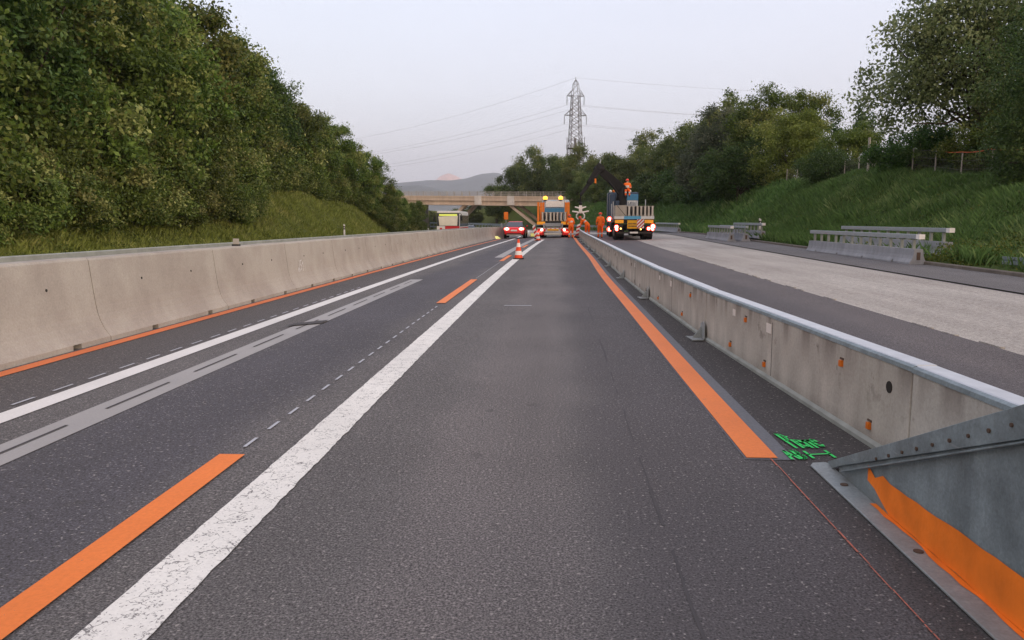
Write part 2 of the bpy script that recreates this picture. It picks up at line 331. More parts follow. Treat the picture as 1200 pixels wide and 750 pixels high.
# ------------------------------------------------------------------ mesh helpers
class MB:
    def __init__(s): s.v = []; s.f = []; s.mi = []; s.sm = []
    def add(s, vs, fs, mi=0, smooth=False):
        o = len(s.v); s.v += [tuple(v) for v in vs]
        for f in fs: s.f.append([i + o for i in f]); s.mi.append(mi); s.sm.append(smooth)
        return s
    def box(s, x0, x1, y0, y1, z0, z1, mi=0, M_=None, bev=0):
        if bev > 0:
            bm = bmesh.new(); bmesh.ops.create_cube(bm, size=1)
            for v in bm.verts: v.co = ((x0 + x1) / 2 + v.co.x * (x1 - x0), (y0 + y1) / 2 + v.co.y * (y1 - y0), (z0 + z1) / 2 + v.co.z * (z1 - z0))
            bmesh.ops.bevel(bm, geom=bm.edges[:], offset=bev, segments=2, affect='EDGES', profile=.7)
            vs = [v.co.copy() for v in bm.verts]; bm.verts.index_update(); fs = [[v.index for v in f.verts] for f in bm.faces]; bm.free()
        else:
            vs = [Vector(p) for p in ((x0, y0, z0), (x1, y0, z0), (x1, y1, z0), (x0, y1, z0), (x0, y0, z1), (x1, y0, z1), (x1, y1, z1), (x0, y1, z1))]
            fs = [(3, 2, 1, 0), (4, 5, 6, 7), (0, 1, 5, 4), (1, 2, 6, 5), (2, 3, 7, 6), (3, 0, 4, 7)]
        if M_ is not None: vs = [M_ @ v for v in vs]
        return s.add(vs, fs, mi)
    def tube(s, pts, r, n=8, mi=0, cap=True, smooth=True):
        pts = [Vector(p) for p in pts]; k = len(pts); rs = r if isinstance(r, (list, tuple)) else [r] * k
        vs = []; prev = None
        for i, p in enumerate(pts):
            d = (pts[min(i + 1, k - 1)] - pts[max(i - 1, 0)]).normalized()
            if prev is None:
                a = Vector((0, 0, 1)) if abs(d.z) < .9 else Vector((1, 0, 0))
                prev = d.cross(a).normalized()
            prev = (prev - d * prev.dot(d)).normalized(); q = d.cross(prev)
            for j in range(n):
                t = 2 * math.pi * (j + .5) / n; vs.append(p + (prev * math.cos(t) + q * math.sin(t)) * rs[i])
        fs = [(i * n + j, i * n + (j + 1) % n, (i + 1) * n + (j + 1) % n, (i + 1) * n + j) for i in range(k - 1) for j in range(n)]
        s.add(vs, fs, mi, smooth)
        if cap: s.add([vs[j] for j in range(n)], [list(range(n))[::-1]], mi); s.add([vs[(k - 1) * n + j] for j in range(n)], [list(range(n))], mi)
        return s
    def cyl(s, a, b, r, n=16, mi=0): return s.tube([a, b], r, n, mi)
    def sphere(s, c, r, n=10, mi=0, sc_=(1, 1, 1)):
        c = Vector(c); vs = []; fs = []
        for i in range(n + 1):
            th = math.pi * i / n
            for j in range(n * 2):
                ph = math.pi * j / n; vs.append(c + Vector((math.sin(th) * math.cos(ph) * sc_[0], math.sin(th) * math.sin(ph) * sc_[1], math.cos(th) * sc_[2])) * r)
        m2 = n * 2
        for i in range(n):
            for j in range(m2): fs.append((i * m2 + j, (i + 1) * m2 + j, (i + 1) * m2 + (j + 1) % m2, i * m2 + (j + 1) % m2))
        return s.add(vs, fs, mi, True)
    def prism(s, prof, a, b, mi=0, side=None):
        """profile (x,z) swept from a to b (points); side axis is horizontal"""
        a = Vector(a); b = Vector(b); d = (b - a); d.z = 0; d.normalize()
        sd_ = side or Vector((d.y, -d.x, 0)); k = len(prof)
        vs = [a + sd_ * p[0] + Vector((0, 0, p[1])) for p in prof] + [b + sd_ * p[0] + Vector((0, 0, p[1])) for p in prof]
        fs = [(i, (i + 1) % k, k + (i + 1) % k, k + i) for i in range(k)] + [list(range(k))[::-1], list(range(k, 2 * k))]
        return s.add(vs, fs, mi)
    def plate(s, poly, nrm, th, mi=0):
        poly = [Vector(p) for p in poly]; n = Vector(nrm).normalized() * th; k = len(poly)
        vs = poly + [p + n for p in poly]
        fs = [list(range(k))[::-1], list(range(k, 2 * k))] + [(i, (i + 1) % k, k + (i + 1) % k, k + i) for i in range(k)]
        return s.add(vs, fs, mi)
    def build(s, name, mats, parent=None, recalc=True, bevel=0):
        me = bpy.data.meshes.new(name); me.from_pydata(s.v, [], s.f)
        if not isinstance(mats, (list, tuple)): mats = [mats]
        for m in mats: me.materials.append(m)
        me.polygons.foreach_set('material_index', s.mi); me.polygons.foreach_set('use_smooth', s.sm)
        if recalc:
            bm = bmesh.new(); bm.from_mesh(me); bmesh.ops.recalc_face_normals(bm, faces=bm.faces[:]); bm.to_mesh(me); bm.free()
        me.update()
        o = bpy.data.objects.new(name, me); col.objects.link(o)
        if parent: o.parent = parent
        if bevel:
            md = o.modifiers.new('bevel', 'BEVEL'); md.width = bevel; md.segments = 2; md.limit_method = 'ANGLE'; md.angle_limit = R(40)
        return o
def tag(o, label=None, cat=None, group=None, kind=None):
    if label: o['label'] = label
    if cat: o['category'] = cat
    if group: o['group'] = group
    if kind: o['kind'] = kind
    return o
def empty(name, loc, rz=0, label=None, cat=None, group=None):
    o = bpy.data.objects.new(name, None); col.objects.link(o); o.location = loc; o.rotation_euler = (0, 0, rz); o.empty_display_size = .2
    return tag(o, label, cat, group)
kids = {}
def copy_tree(o, parent=None):
    c = o.copy(); col.objects.link(c); c.parent = parent
    for ch in o.children: copy_tree(ch, c)
    return c

# ------------------------------------------------------------------ ground, road sheets, markings
def axis(fine_a, fine_b, step, far_a, far_b, g=1.35):
    out = list(np.arange(fine_a, fine_b + 1e-6, step)); s_ = step; x = fine_a; lo = []
    while x > far_a: s_ *= g; x -= s_; lo.append(max(x, far_a))
    s_ = step; x = fine_b; hi = []
    while x < far_b: s_ *= g; x += s_; hi.append(min(x, far_b))
    return lo[::-1] + out + hi
xs = axis(-46, 46, .75, -7000, 7000, 1.3); ys = axis(-6, 250, 1.5, -300, 12500, 1.3)
vs = []
for y in ys:
    for x in xs:
        if y <= 250: vs.append((x + 0, y, tz(x, y) if abs(x) < 120 else tz(math.copysign(120, x), y)))
        else:
            X = max(-120, min(120, x)); vs.append((x, y, (tz(X, 250) if abs(x) < 46 else 5) * max(0, 1 - (y - 250) / 200) + 5 * min(1, (y - 250) / 200)))
nx = len(xs)
fs = [(j * nx + i, j * nx + i + 1, (j + 1) * nx + i + 1, (j + 1) * nx + i) for j in range(len(ys) - 1) for i in range(nx - 1)]
g_ = MB(); g_.add(vs, fs, 0, True); go = g_.build('ground', M['ground'], recalc=False); tag(go, kind='structure')

def strip(name, u0, u1, y0, y1, mt, dz, step=1.0, raw=False, n=1, kind='structure'):
    """sheet following the road between offsets u0,u1 (numbers or functions of Y)"""
    Ys = [y0]; k = math.floor(y0 / step) + 1
    while k * step < y1 - 1e-6: Ys.append(k * step); k += 1
    Ys.append(y1); vs = []; f0 = u0 if callable(u0) else (lambda Y: u0); f1 = u1 if callable(u1) else (lambda Y: u1)
    for Y in Ys:
        a, b_ = f0(Y), f1(Y)
        if not raw: a += cx(Y); b_ += cx(Y)
        for i in range(n + 1):
            X = a + (b_ - a) * i / n; vs.append((X, Y, gz(X, Y) + dz))
    m = n + 1
    fs = [(j * m + i, j * m + i + 1, (j + 1) * m + i + 1, (j + 1) * m + i) for j in range(len(Ys) - 1) for i in range(n)]
    o = MB().add(vs, fs, 0, True).build(name, mt, recalc=False); return tag(o, kind=kind)
tag(strip('opposite_road', -18.4, -5.9, -5, 330, M['asphalt_lane'], -.002, n=6), kind='structure')
rb_tab = [(-5, 2.05), (2, 2.03), (4.0, 1.97), (4.73, 1.93), (6.6, 1.83), (9.9, 1.74), (14.2, 1.71), (18.5, 1.73), (28, 1.83), (46, 1.99), (60, 2.2), (70, 2.47)]
rbX = lambda Y: lerp_t(Y, rb_tab) if Y < 70 else 2.47 + (cx(Y) - cx(70))
strip('road', lambda Y: -6.1 + cx(Y), lambda Y: rbX(Y) + .1, -5, 330, M['asphalt'], 0, n=6, raw=True)
strip('works_road', lambda Y: rbX(Y) + .1, lambda Y: 4.7 + cx(Y), -5, 330, M['asphalt_lane'], -.001, n=3, raw=True)
def jag(Y): return 4.72 + .02 * math.sin(Y * 9.7) + .015 * math.sin(Y * 23.1)
strip('milled_lane', 4.70, 8.3, -5, 330, M['milled'], -.012, n=3)
strip('hard_shoulder', 8.42, 10.5, -5, 330, M['asphalt_edge'], .0, n=2)
strip('milled_edge', 8.3, 8.42, -5, 330, M['slot'], -.02)
# little ridges of asphalt left along the milled edge
mr = MB(); rnd = random.Random(3); Y = 3.0
while Y < 60:
    L_ = rnd.uniform(.25, .7); u_ = 4.70 + rnd.uniform(-.03, .03)
    if rnd.random() < .65: mr.box(u_ + cx(Y), u_ + cx(Y) + rnd.uniform(.02, .05), Y, Y + L_, gz(4.7, Y) - .01, gz(4.7, Y) + .012)
    Y += L_ + rnd.uniform(.15, .5)
tag(mr.build('milling_ridge', M['milled']), kind='structure')
strip('kerb', 10.5, 10.62, -5, 200, M['kerb'], .0)
kb = MB()
for k in range(-2, 130):
    Y = k * 1.0; a = 10.5 + cx(Y); b_ = 10.5 + cx(Y + 1)
    kb.prism([(0, -.05), (.13, -.05), (.13, .09), (.02, .09), (0, .07)], (a, Y + .008, gz(a, Y)), (b_, Y + .992, gz(b_, Y + 1)))
bpy.data.objects.remove(bpy.data.objects['kerb']); tag(kb.build('kerb', M['kerb']), kind='structure')

rw = np.random.default_rng(2).normal(size=4000)
def rag(k0, amp): return lambda Y: (amp * rw[int((Y + 2) / .06) * 2 % 3990 + k0] if Y < 22 else 0)
ra, rb__ = rag(0, .0018), rag(1, .0026)
strip('white_line', lambda Y: -1.54 + ra(Y), lambda Y: -1.30 + rb__(Y), 1, 22, M['white_paint'], .006, step=.06)
strip('white_line', -1.54, -1.30, 22, 56, M['white_paint'], .006, step=.5)
strip('white_line', -3.88, -3.68, -1, 190, M['white_thin'], .006)
strip('orange_line', -4.96, -4.80, -1, 61, M['orange_base'], .006)
strip('grey_line', -3.33, -3.04, -1, 18.3, M['grey_paint'], .005)
strip('grey_line', -3.33, -3.04, 18.7, 20.0, M['grey_paint'], .005) if False else None
strip('grey_line', -2.30, -1.98, 29.3, 75, M['grey_paint'], .004)
sl = MB()
Y = 1.2
while Y < 18:
    for a, b_, u0 in ((0, .95, -3.20),):
        y0, y1 = Y + a, Y + b_
        sl.add([(u0 + cx(y0) - .012, y0, gz(u0, y0) + .009), (u0 + cx(y0) + .012, y0, gz(u0, y0) + .009), (u0 + cx(y1) + .012, y1, gz(u0, y1) + .009), (u0 + cx(y1) - .012, y1, gz(u0, y1) + .009)], [(0, 1, 2, 3)])
    Y += 1.42
sl.add([(-3.36, 9.95, .005), (-3.0, 10.25, .005), (-3.0, 10.6, .005), (-3.36, 10.2, .005)], [(0, 1, 2, 3)])
tag(sl.build('line_slots', M['slot'], recalc=False), kind='structure')
for y0, y1 in ((-1.2, 4.38), (12.9, 18.2), (26.6, 31), (40, 44.4), (53.4, 58)):
    strip('orange_dash', -1.91, -1.76, y0, y1, M['orange_paint'], .010, step=.5)
thin = MB()
def thin_dash(u0, w_, y0, y1):
    thin.add([(u0 + cx(y0) - w_, y0, gz(u0, y0) + .008), (u0 + cx(y0) + w_, y0, gz(u0, y0) + .008), (u0 + cx(y1) + w_, y1, gz(u0, y1) + .008), (u0 + cx(y1) - w_, y1, gz(u0, y1) + .008)], [(0, 1, 2, 3)])
Y = 4.54
while Y < 12.6: thin_dash(-1.826, .011, Y, Y + .2); Y += .405
Y = 18.6
while Y < 26.2: thin_dash(-1.826, .011, Y, Y + .2); Y += .405
Y = 3.1
while Y < 16: thin_dash(-3.968, .012, Y, Y + .26); Y += .49
thin_dash(-.55, .22, 12.5, 12.56)
tag(thin.build('thin_dashes', M['thin_tape'], recalc=False), kind='structure')
ro_tab = [(4.44, 1.12), (10, 1.15), (12.4, 1.18), (18.4, 1.20), (22.8, 1.28), (28.8, 1.40), (35.5, 1.45), (46, 1.55), (61, 1.77), (75, 2.1)]
roX = lambda Y: sum(lerp_t(Y + k * .9, ro_tab) for k in range(-4, 5)) / 9
strip('sealed_strip', lambda Y: roX(Y) - .01, lambda Y: roX(Y) + .27, 4.42, 40, M['primer'], .004, raw=True, step=.5)
strip('orange_line', lambda Y: roX(Y), lambda Y: roX(Y) + .175, 4.44, 75, M['orange_paint'], .009, raw=True, step=.5)
ck = MB(); rnd = random.Random(5); Y = 1.6
while Y < 4.42:
    L_ = rnd.uniform(.05, .3); w_ = rnd.uniform(.0022, .0045); xo = 1.262 + rnd.uniform(-.002, .002)
    ck.add([(xo - w_, Y, .008), (xo + w_, Y, .008), (xo + w_, Y + L_, .008), (xo - w_, Y + L_, .008)], [(0, 1, 2, 3)])
    Y += L_ + rnd.uniform(0, .012)
tag(ck.build('chalk_line', mat('red_chalk_dust', (.42, .14, .10), .9, noise=(60, .4)), recalc=False), kind='structure')
sm_ = MB(); rnd = random.Random(9); Y = 1.8; u_ = .507
while Y < 40:                              # dark joint between two strips of asphalt
    L_ = rnd.uniform(.12, .5) * (1 + Y / 12); w_ = rnd.uniform(.003, .009)
    u2 = .507 + .045 * min(1, max(0, (Y - 3) / 6)) + rnd.uniform(-.006, .006)
    if rnd.random() < .8: sm_.add([(u_ - w_ + cx(Y), Y, .003), (u_ + w_ + cx(Y), Y, .003), (u2 + w_ + cx(Y + L_), Y + L_, .003), (u2 - w_ + cx(Y + L_), Y + L_, .003)], [(0, 1, 2, 3)])
    u_ = u2; Y += L_
tag(sm_.build('asphalt_joint', M['slot'], recalc=False), kind='structure')

# spray-painted writing beside the orange line, strokes as thin paint ribbons
def ribbons(name, strokes, o, ex, ey, w_, mt, n):
    """strokes in letter units -> ribbons on the plane o + ex*x + ey*y"""
    mb = MB(); o = Vector(o); ex = Vector(ex); ey = Vector(ey); n = Vector(n)
    for st in strokes:
        P = [o + ex * p[0] + ey * p[1] for p in st]
        for a, b_ in zip(P, P[1:]):
            d = (b_ - a); 
            if d.length < 1e-6: continue
            d.normalize(); s_ = n.cross(d).normalized() * w_ / 2; a2 = a - d * w_ * .3; b2 = b_ + d * w_ * .3
            mb.add([a2 - s_, b2 - s_, b2 + s_, a2 + s_], [(0, 1, 2, 3)])
    return mb.build(name, mt, recalc=False)
arc = lambda cx_, cy_, rx, ry, a0, a1, n=8: [(cx_ + rx * math.cos(R(a0 + (a1 - a0) * i / n)), cy_ + ry * math.sin(R(a0 + (a1 - a0) * i / n))) for i in range(n + 1)]
word = [[(0, 0), (.1, 1)], arc(.12, .75, .3, .25, 100, -90), [(.5, 0), (.55, .55)], [(.56, .75), (.57, .8)], arc(.85, .3, .18, .25, 20, 330), [(1.15, 0), (1.2, .5)], arc(1.32, .3, .14, .2, 150, 60), [(1.5, 0), (1.55, .5)], arc(1.68, .3, .14, .2, 150, 60), arc(2.0, .3, .18, .25, 20, 330)]
AB = [[(0, 0), (.3, 1), (.6, 0)], [(.1, .4), (.5, .4)], [(.8, 0), (.85, 1)], arc(.86, .75, .3, .25, 90, -90), arc(.86, .25, .36, .25, 90, -90)]
Hh = [[(0, 0), (.05, 1)], [(.75, 0), (.8, 1)], [(0, .5), (.8, .55)]]
gs = ribbons('spray_writing', [[(x + 1.45, y * 1.9 + 1.25) for x, y in s_] for s_ in word] + [[(x * .9, y) for x, y in s_] for s_ in AB] + [[(x * 2.0 + 1.5, y * .8 + .05) for x, y in s_] for s_ in Hh], (1.375, 4.42, .012), (.085, .012, 0), (-.025, .165, 0), .017, M['green_spray'], (0, 0, 1))
tag(gs, kind='structure')

# ------------------------------------------------------------------ left concrete barrier: single elements
LB = lambda Y: -5.36 + .0002 * Y * Y
half = [(.34, .06), (.30, .11), (.262, .17), (.232, .235), (.208, .31), (.190, .40), (.172, .54), (.152, .72), (.13, .925), (.11, .95)]
ltop = [(-.34, .0), (.34, .0)] + half + [(-x, z) for x, z in half[::-1]]
lnot = [(-.34, .06), (.34, .06)] + half[1:] + [(-x, z) for x, z in half[:0:-1]]
L0 = 2.15; LL = 3.3
def left_element(i, a, b_, stain=False):
    Lg = (b_ - a).length
    ang = math.atan2(-(b_.x - a.x), b_.y - a.y)
    o = empty('concrete_barrier', a, ang)
    body = MB(); g = .008
    cuts = [(g, .95, 0), (.95, 1.10, 1), (1.10, 2.58, 0), (2.58, 2.73, 1), (2.73, Lg - g, 0)]
    for y0, y1, nn in cuts: body.prism(lnot if nn else ltop, (0, y0, 0), (0, y1, 0))
    body.build('barrier_body', M['conc_left'], o)
    tg = MB()
    tg.prism([(-.05, .1), (.05, .1), (.05, .85), (-.05, .85)], (0, -g, 0), (0, g, 0)); tg.build('joint_tongue', M['slot'], o)
    for yy in (Lg * .33, Lg * .75):
        xx = .160; MB().cyl((xx - .03, yy, .65), (xx + .004, yy, .65), .016, 10).build('lifting_hole_shade_plug', M['dark'], o)
    return o
ords = ['first', 'second', 'third', 'fourth', 'fifth', 'sixth', 'seventh', 'eighth', 'ninth', 'tenth', 'eleventh', 'twelfth', 'thirteenth', 'fourteenth', 'fifteenth', 'sixteenth', 'seventeenth', 'eighteenth']
nL = 18
for i in range(nL):
    Y0 = L0 + i * LL; Y1 = Y0 + LL; a = Vector((LB(Y0), Y0, gz(-5, Y0) - .01)); b_ = Vector((LB(Y1), Y1, gz(-5, Y1) - .01))
    o = left_element(i, a, b_)
    if i == 0: lab = 'brown-grey high concrete barrier cut by the left picture edge, nearest of the left row'
    elif i == 4: lab = 'brown-grey high concrete barrier with white chalk figures in the left row'
    elif i == nL - 1: lab = 'farthest high concrete barrier of the left row, beside the red car'
    else: lab = f'brown-grey high concrete barrier, {ords[i]} from the left picture edge in the left row'
    tag(o, lab, 'barrier', 'high concrete barriers in the row left of the lanes')
    if i == 4:                            # chalk figures on this one
        nrm = Vector((.9, 0, .1)).normalized()
        ch = ribbons('chalk_writing', [[(0, .3), (0, 0)], [(.0, .2), (.28, .2)], [(.25, .95), (.25, -.1)], [(.75, .95), (.5, .92), (.5, .55), (.72, .5), (.75, .2), (.5, .05)], [(.95, .6), (1.1, .8), (1.12, 0)]], (.200, .6, .36), (0, .26, 0), (-.024, .06, .22), .024, M['white_chalk'], nrm)
        ch.parent = o
# turned end element beside the red car; headlight glow painted on as a strip
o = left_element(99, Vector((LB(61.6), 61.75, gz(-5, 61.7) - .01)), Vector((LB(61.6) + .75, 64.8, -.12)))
tag(o, 'turned concrete barrier closing the left row beside the red car, with headlight glow painted on as a yellow strip', 'barrier', 'high concrete barriers in the row left of the lanes')
MB().plate([(.345, .3, .04), (.345, 1.6, .04), (.27, .9, .24), (.27, .3, .24)], (1, 0, .3), .004).build('painted_headlight_glow', mat('yellow_headlight_glow', (.8, .8, .25), .4, emit=(1, .95, .35), estr=.5), o)

# marker plate clamped on the left barrier
o = empty('marker_plate', (LB(13.3), 13.3, gz(-5, 13) + .94), 0, 'small grey and black marker plate standing on the left concrete barrier', 'marker')
MB().box(-.05, .05, -.012, .012, .03, .125, bev=.006).build('plate', M['post'], o); MB().box(-.06, .06, -.04, .04, 0, .03).build('foot', M['black'], o)

# steel rail running behind the left barrier
def wbeam(z): return [(-.02, z - .155), (.02, z - .155), (.06, z - .1), (.02, z - .03), (.02, z + .03), (.06, z + .1), (.02, z + .155), (-.02, z + .155), (-.02, z + .03), (.02, z + .02 - .02), (-.02, z - .03)]
o = empty('guard_rail', (-6.0, 2, gz(-6, 2)), 0, 'long galvanised steel rail just behind the left concrete barriers', 'guard rail')
rl = MB(); fl = MB()
pts = [(LB(Y) - .62 + 6.0, Y - 2, gz(-6, Y) - gz(-6, 2)) for Y in np.linspace(2, 59, 39)]
for a, b_ in zip(pts, pts[1:]): rl.prism([(-.04, .82), (.04, .82), (.04, .965), (.03, .975), (-.03, .975), (-.04, .965)], a, b_)
rl.build('rail', M['rail_dull'], o)
for i, (x, y, z) in enumerate(pts[::1]):
    MB().box(x - .05, x + .05, y - .03, y + .03, z, z + .82).build('post', M['galv_dark'], o)

# ------------------------------------------------------------------ right low barrier with steel cap
def right_element(Lg, i):
    o = empty('low_barrier', (0, 0, 0))
    g = .006; hw = .085
    MB().prism([(0, .02), (.13, .02), (.13, .535), (0, .535)], (0, g, 0), (0, Lg - g, 0)).build('barrier_body', M['conc_right'], o, bevel=.008)
    MB().prism([(-.022, .001), (.152, .001), (.152, .026), (.133, .044), (-.003, .044), (-.022, .026)], (0, 0, 0), (0, Lg, 0)).build('base_rail', M['rail_dull'], o)
    MB().prism([(-.006, .5365), (.136, .5365), (.14, .56), (.13, .568), (.012, .568), (-.002, .56)], (0, 0, 0), (0, Lg, 0), 0).build('side_cap', M['galv_dark'], o)
    MB().prism([(.022, .5685), (.132, .5685), (.128, .574), (.026, .574)], (0, 0, 0), (0, Lg, 0)).build('steel_cap', M['galv_top'], o)
    rc = MB()
    rc.prism([(-.002, .05), (.004, .05), (.004, .5), (-.002, .5)], (0, Lg * .5 - .003, 0), (0, Lg * .5 + .003, 0))
    rc.build('mid_seam', M['slot'], o)
    MB().box(-.0035, .01, Lg * .5 + .03, Lg * .5 + .16, .40, .48).build('pale_pocket', M['conc_panel'], o); MB().box(-.0035, .01, Lg * .74, Lg * .74 + .1, .415, .48).build('pale_pocket', M['conc_panel'], o)
    for yy, zz in ((.45, .12), (1.45, .12), (2.5, .12), (3.6, .12), (.9, .42), (3.1, .43)):
        if (i * 7 + int(yy * 10)) % 3 == 0 and i > 0: continue
        if i > 2:
            MB().box(-.006, .01, yy, yy + .035, zz - .04, zz + .02).build('stain_hole', M['rust'], o)
        else:
            q = MB().box(-.02, .003, yy, yy + .036, zz - .024, zz + .018, bev=.004).build('reflector', M['cat_eye'], o)
            MB().box(-.006, .004, yy - .006, yy + .046, zz + .022, zz + .034).build('reflector_hood', M['rust'], q)
    return o
RL = 4.7; rjo = [4.3 - RL + k * RL for k in range(0, 15)]
for i, Y0 in enumerate(rjo):
    Y1 = Y0 + RL; a = Vector((rbX(Y0), Y0, gz(2, Y0))); b_ = Vector((rbX(Y1), Y1, gz(2, Y1)))
    o = right_element((b_ - a).length, i); o.location = a; o.rotation_euler = (0, 0, math.atan2(-(b_.x - a.x), b_.y - a.y))
    if i == 0: lab = 'low concrete barrier with steel cap directly behind the sloping steel end plate'
    elif i == 1: lab = 'low barrier with orange reflectors, first whole one beyond the sloping steel end plate'
    elif i == len(rjo) - 1: lab = 'farthest low concrete barrier, beside the stooping workers'
    else: lab = f'low concrete barrier with white steel cap, {ords[i - 1]} one counted from the steel end plate'
    tag(o, lab, 'barrier', 'low concrete barriers in the row right of the lane')
    if i >= 2:                            # foot bracket at the joint
        br = MB(); br.plate([(-.025, -.12, .02), (-.025, .12, .02), (-.025, .10, .17), (-.025, -.02, .21), (-.025, -.10, .17)], (-1, 0, 0), .01)
        br.plate([(-.035, -.14, .006), (-.035, .12, .006), (-.19, .16, .006), (-.17, -.16, .006)], (0, 0, 1), .012)
        br.plate([(-.036, .02, .018), (-.14, .02, .018), (-.036, .02, .15)], (0, 1, 0), .01)
        b2 = br.build('foot_bracket', M['galv_flange'], o); MB().cyl((-.05, .04, .12), (-.03, .04, .12), .014, 8).build('bolt', M['rust'], b2)
    if i == 1: MB().cyl((-.004, .25, .40), (.01, .25, .40), .035, 14).build('lifting_hole_shade_plug', M['dark'], o)

# sloping steel end plate in the right foreground
o = empty('barrier_end_plate', (1.55, 4.3, 0), 0, 'sloping bolted galvanised steel end piece with an orange sprayed band, bottom right', 'barrier end')
# local: x from 1.55, y from 4.3 (towards camera negative); slope .416
S_ = .418
wz = lambda y: .035 - y * S_                # y negative towards camera
web = MB(); web.plate([(0, -.12, .012), (0, -4.6, .012), (0, -4.6, 1.0), (0, -2.35, wz(-2.35) - .03), (0, -.12, wz(-.12) - .01)], (1, 0, 0), .006); web.build('web_plate', M['galv_dark'], o)
tp = MB(); tp.plate([(0, 0, .03), (.55, 0, .03), (.55, -2.4, wz(-2.4)), (0, -2.4, wz(-2.4))], (0, .38, .92), .006); tp.build('ramp_plate', M['galv_dark'], o)
lip = MB(); lw = .138
lip.plate([(-.008, .02, .03), (-.008, -2.4, wz(-2.4) + .012), (-.008, -2.4, wz(-2.4) - lw), (-.008, -.16, .062), (-.008, -.05, .012)], (-1, 0, 0), .008)
lip.plate([(-.008, -.2, .04), (-.008, -2.4, wz(-2.4) - lw - .008), (-.008, -2.4, wz(-2.4) - lw), (-.008, -.2, .048)], (-1, 0, 0), .02)
lp = lip.build('top_flange', M['galv_dark'], o, bevel=.002)
for k in range(9):
    yy = -.62 - k * .13; MB().cyl((-.0165, yy, wz(yy) - .052), (-.023, yy, wz(yy) - .052), .0075 + .001 * (k % 2), 8).build('bolt', M['rust'], lp)
fl = MB(); fl.plate([(-.012, 0.06, .006), (-.085, 0.045, .006), (-.112, 0.0, .006), (-.112, -4.6, .006), (-.0, -4.6, .006), (-.0, 0.04, .006)], (0, 0, 1), .01)
fo = fl.build('base_flange', M['galv_flange'], o, bevel=.003)
for yy in (-.33, -1.15, -2.1): MB().cyl((-.05, yy, .015), (-.05, yy, .021), .02, 10).build('bolt', M['rust'], fo)
# orange band on the web, ragged sprayed edge
rnd = random.Random(11); top = []; bot = []; N = 46
for k in range(N + 1):
    y = -.50 - k * .085
    zt = .155 + .035 * (k / 12) + rnd.uniform(-.004, .004) if k < 30 else .2
    if k < 3: zt += (.02, -.02, .012)[k]
    zb = (.10, .085, .05, .02)[k] if k < 4 else .018 + rnd.uniform(0, .006)
    top.append((-.0045, y, zt)); bot.append((-.0045, y, zb))
ob = MB(); vs = top + bot; ob.add(vs, [(i, i + 1, N + 2 + i, N + 1 + i) for i in range(N)]); ob.build('orange_band', M['plate_orange'], o, recalc=False)
os_ = MB(); vs = []
for k in range(N + 1):
    y = -.6 - k * .085; w_ = .025 + rnd.uniform(-.007, .007) + .006 * math.sin(k * .9); vs += [(-.001, y, .0185), (-w_, y, .0185)]
os_.add(vs, [(2 * i, 2 * i + 2, 2 * i + 3, 2 * i + 1) for i in range(N)]); os_.build('orange_overspray', M['plate_orange'], o, recalc=False)

# ------------------------------------------------------------------ stored rail barriers on the right shoulder
def rail_barrier(x, y0, y1, label, sticker=True):
    Lg = y1 - y0; o = empty('rail_barrier', (x, y0, gz(x, y0) + (.14 if x - cx(y0) > 11 else 0)), -math.atan2(cx(y1) - cx(y0), Lg), label, 'barrier', 'stored steel rail barriers on the right shoulder')
    pr = [(-.24, 0), (.24, 0), (.24, .05), (.17, .15), (.14, .25), (.12, .43), (-.12, .43), (-.14, .25), (-.17, .15), (-.24, .05)]
    pn = [(-.215, .08), (.215, .08), (.17, .15), (.14, .25), (.12, .43), (-.12, .43), (-.14, .25), (-.17, .15)]
    b_ = MB(); y = 0; n = max(2, round(Lg / 2.4)); st = Lg / n
    for k in range(n):
        b_.prism(pr, (0, k * st, 0), (0, k * st + st * .5 - .06, 0)); b_.prism(pn, (0, k * st + st * .5 - .06, 0), (0, k * st + st * .5 + .06, 0)); b_.prism(pr, (0, k * st + st * .5 + .06, 0), (0, (k + 1) * st, 0))
    b_.build('concrete_base', M['conc_grey'], o)
    np_ = max(4, round(Lg / .82))
    for k in range(np_):
        yy = .35 + (Lg - .7) * k / (np_ - 1); MB().box(-.035, .035, yy - .05, yy + .05, .42, .72).build('post', M['rail_dull'], o)
    MB().box(-.075, .075, -.15, Lg + .1, .72, .85, bev=.012).build('rail', M['galv'], o)
    if sticker: MB().box(-.079, .079, -.16, .06, .716, .854).build('end_sticker', M['white_w'], o)
    MB().box(-.05, .05, -.008, .002, .12, .34).build('end_coupling', M['rust'], o)
    return o
rail_barrier(10.5, 23.2, 33.0, 'long grey concrete barrier with steel rail, front one of the nearest stored pair')
rail_barrier(12.1, 24.8, 34.0, 'steel rail barrier half in the grass, rear one of the nearest stored pair')
rail_barrier(10.0, 44.5, 51.8, 'stored steel rail barrier, front one of the middle stack of three')
rail_barrier(10.75, 44.3, 51.8, 'stored steel rail barrier, middle one of the middle stack of three', False)
rail_barrier(11.6, 44.1, 51.8, 'stored steel rail barrier, rear one of the middle stack of three, by the grass')
rail_barrier(11.5, 71.9, 84, 'farthest stored steel rail barrier, right of the crane truck')
o = empty('guard_rail', (11.35, 20.5, gz(12, 20) + .14), 0, 'short green-grey steel guard rail lying in the weeds at the right picture edge', 'guard rail')
MB().prism([(x * .8 , .12 + (z - .38) * .62) for x, z in wbeam(.38)], (0, -9, .0), (0, 0, .0)).build('rail', M['galv_dark'], o)
for k in range(4): MB().box(.06, .14, -8 + k * 2.4, -7.9 + k * 2.4, -.25, .2).build('post', M['galv_dark'], o)

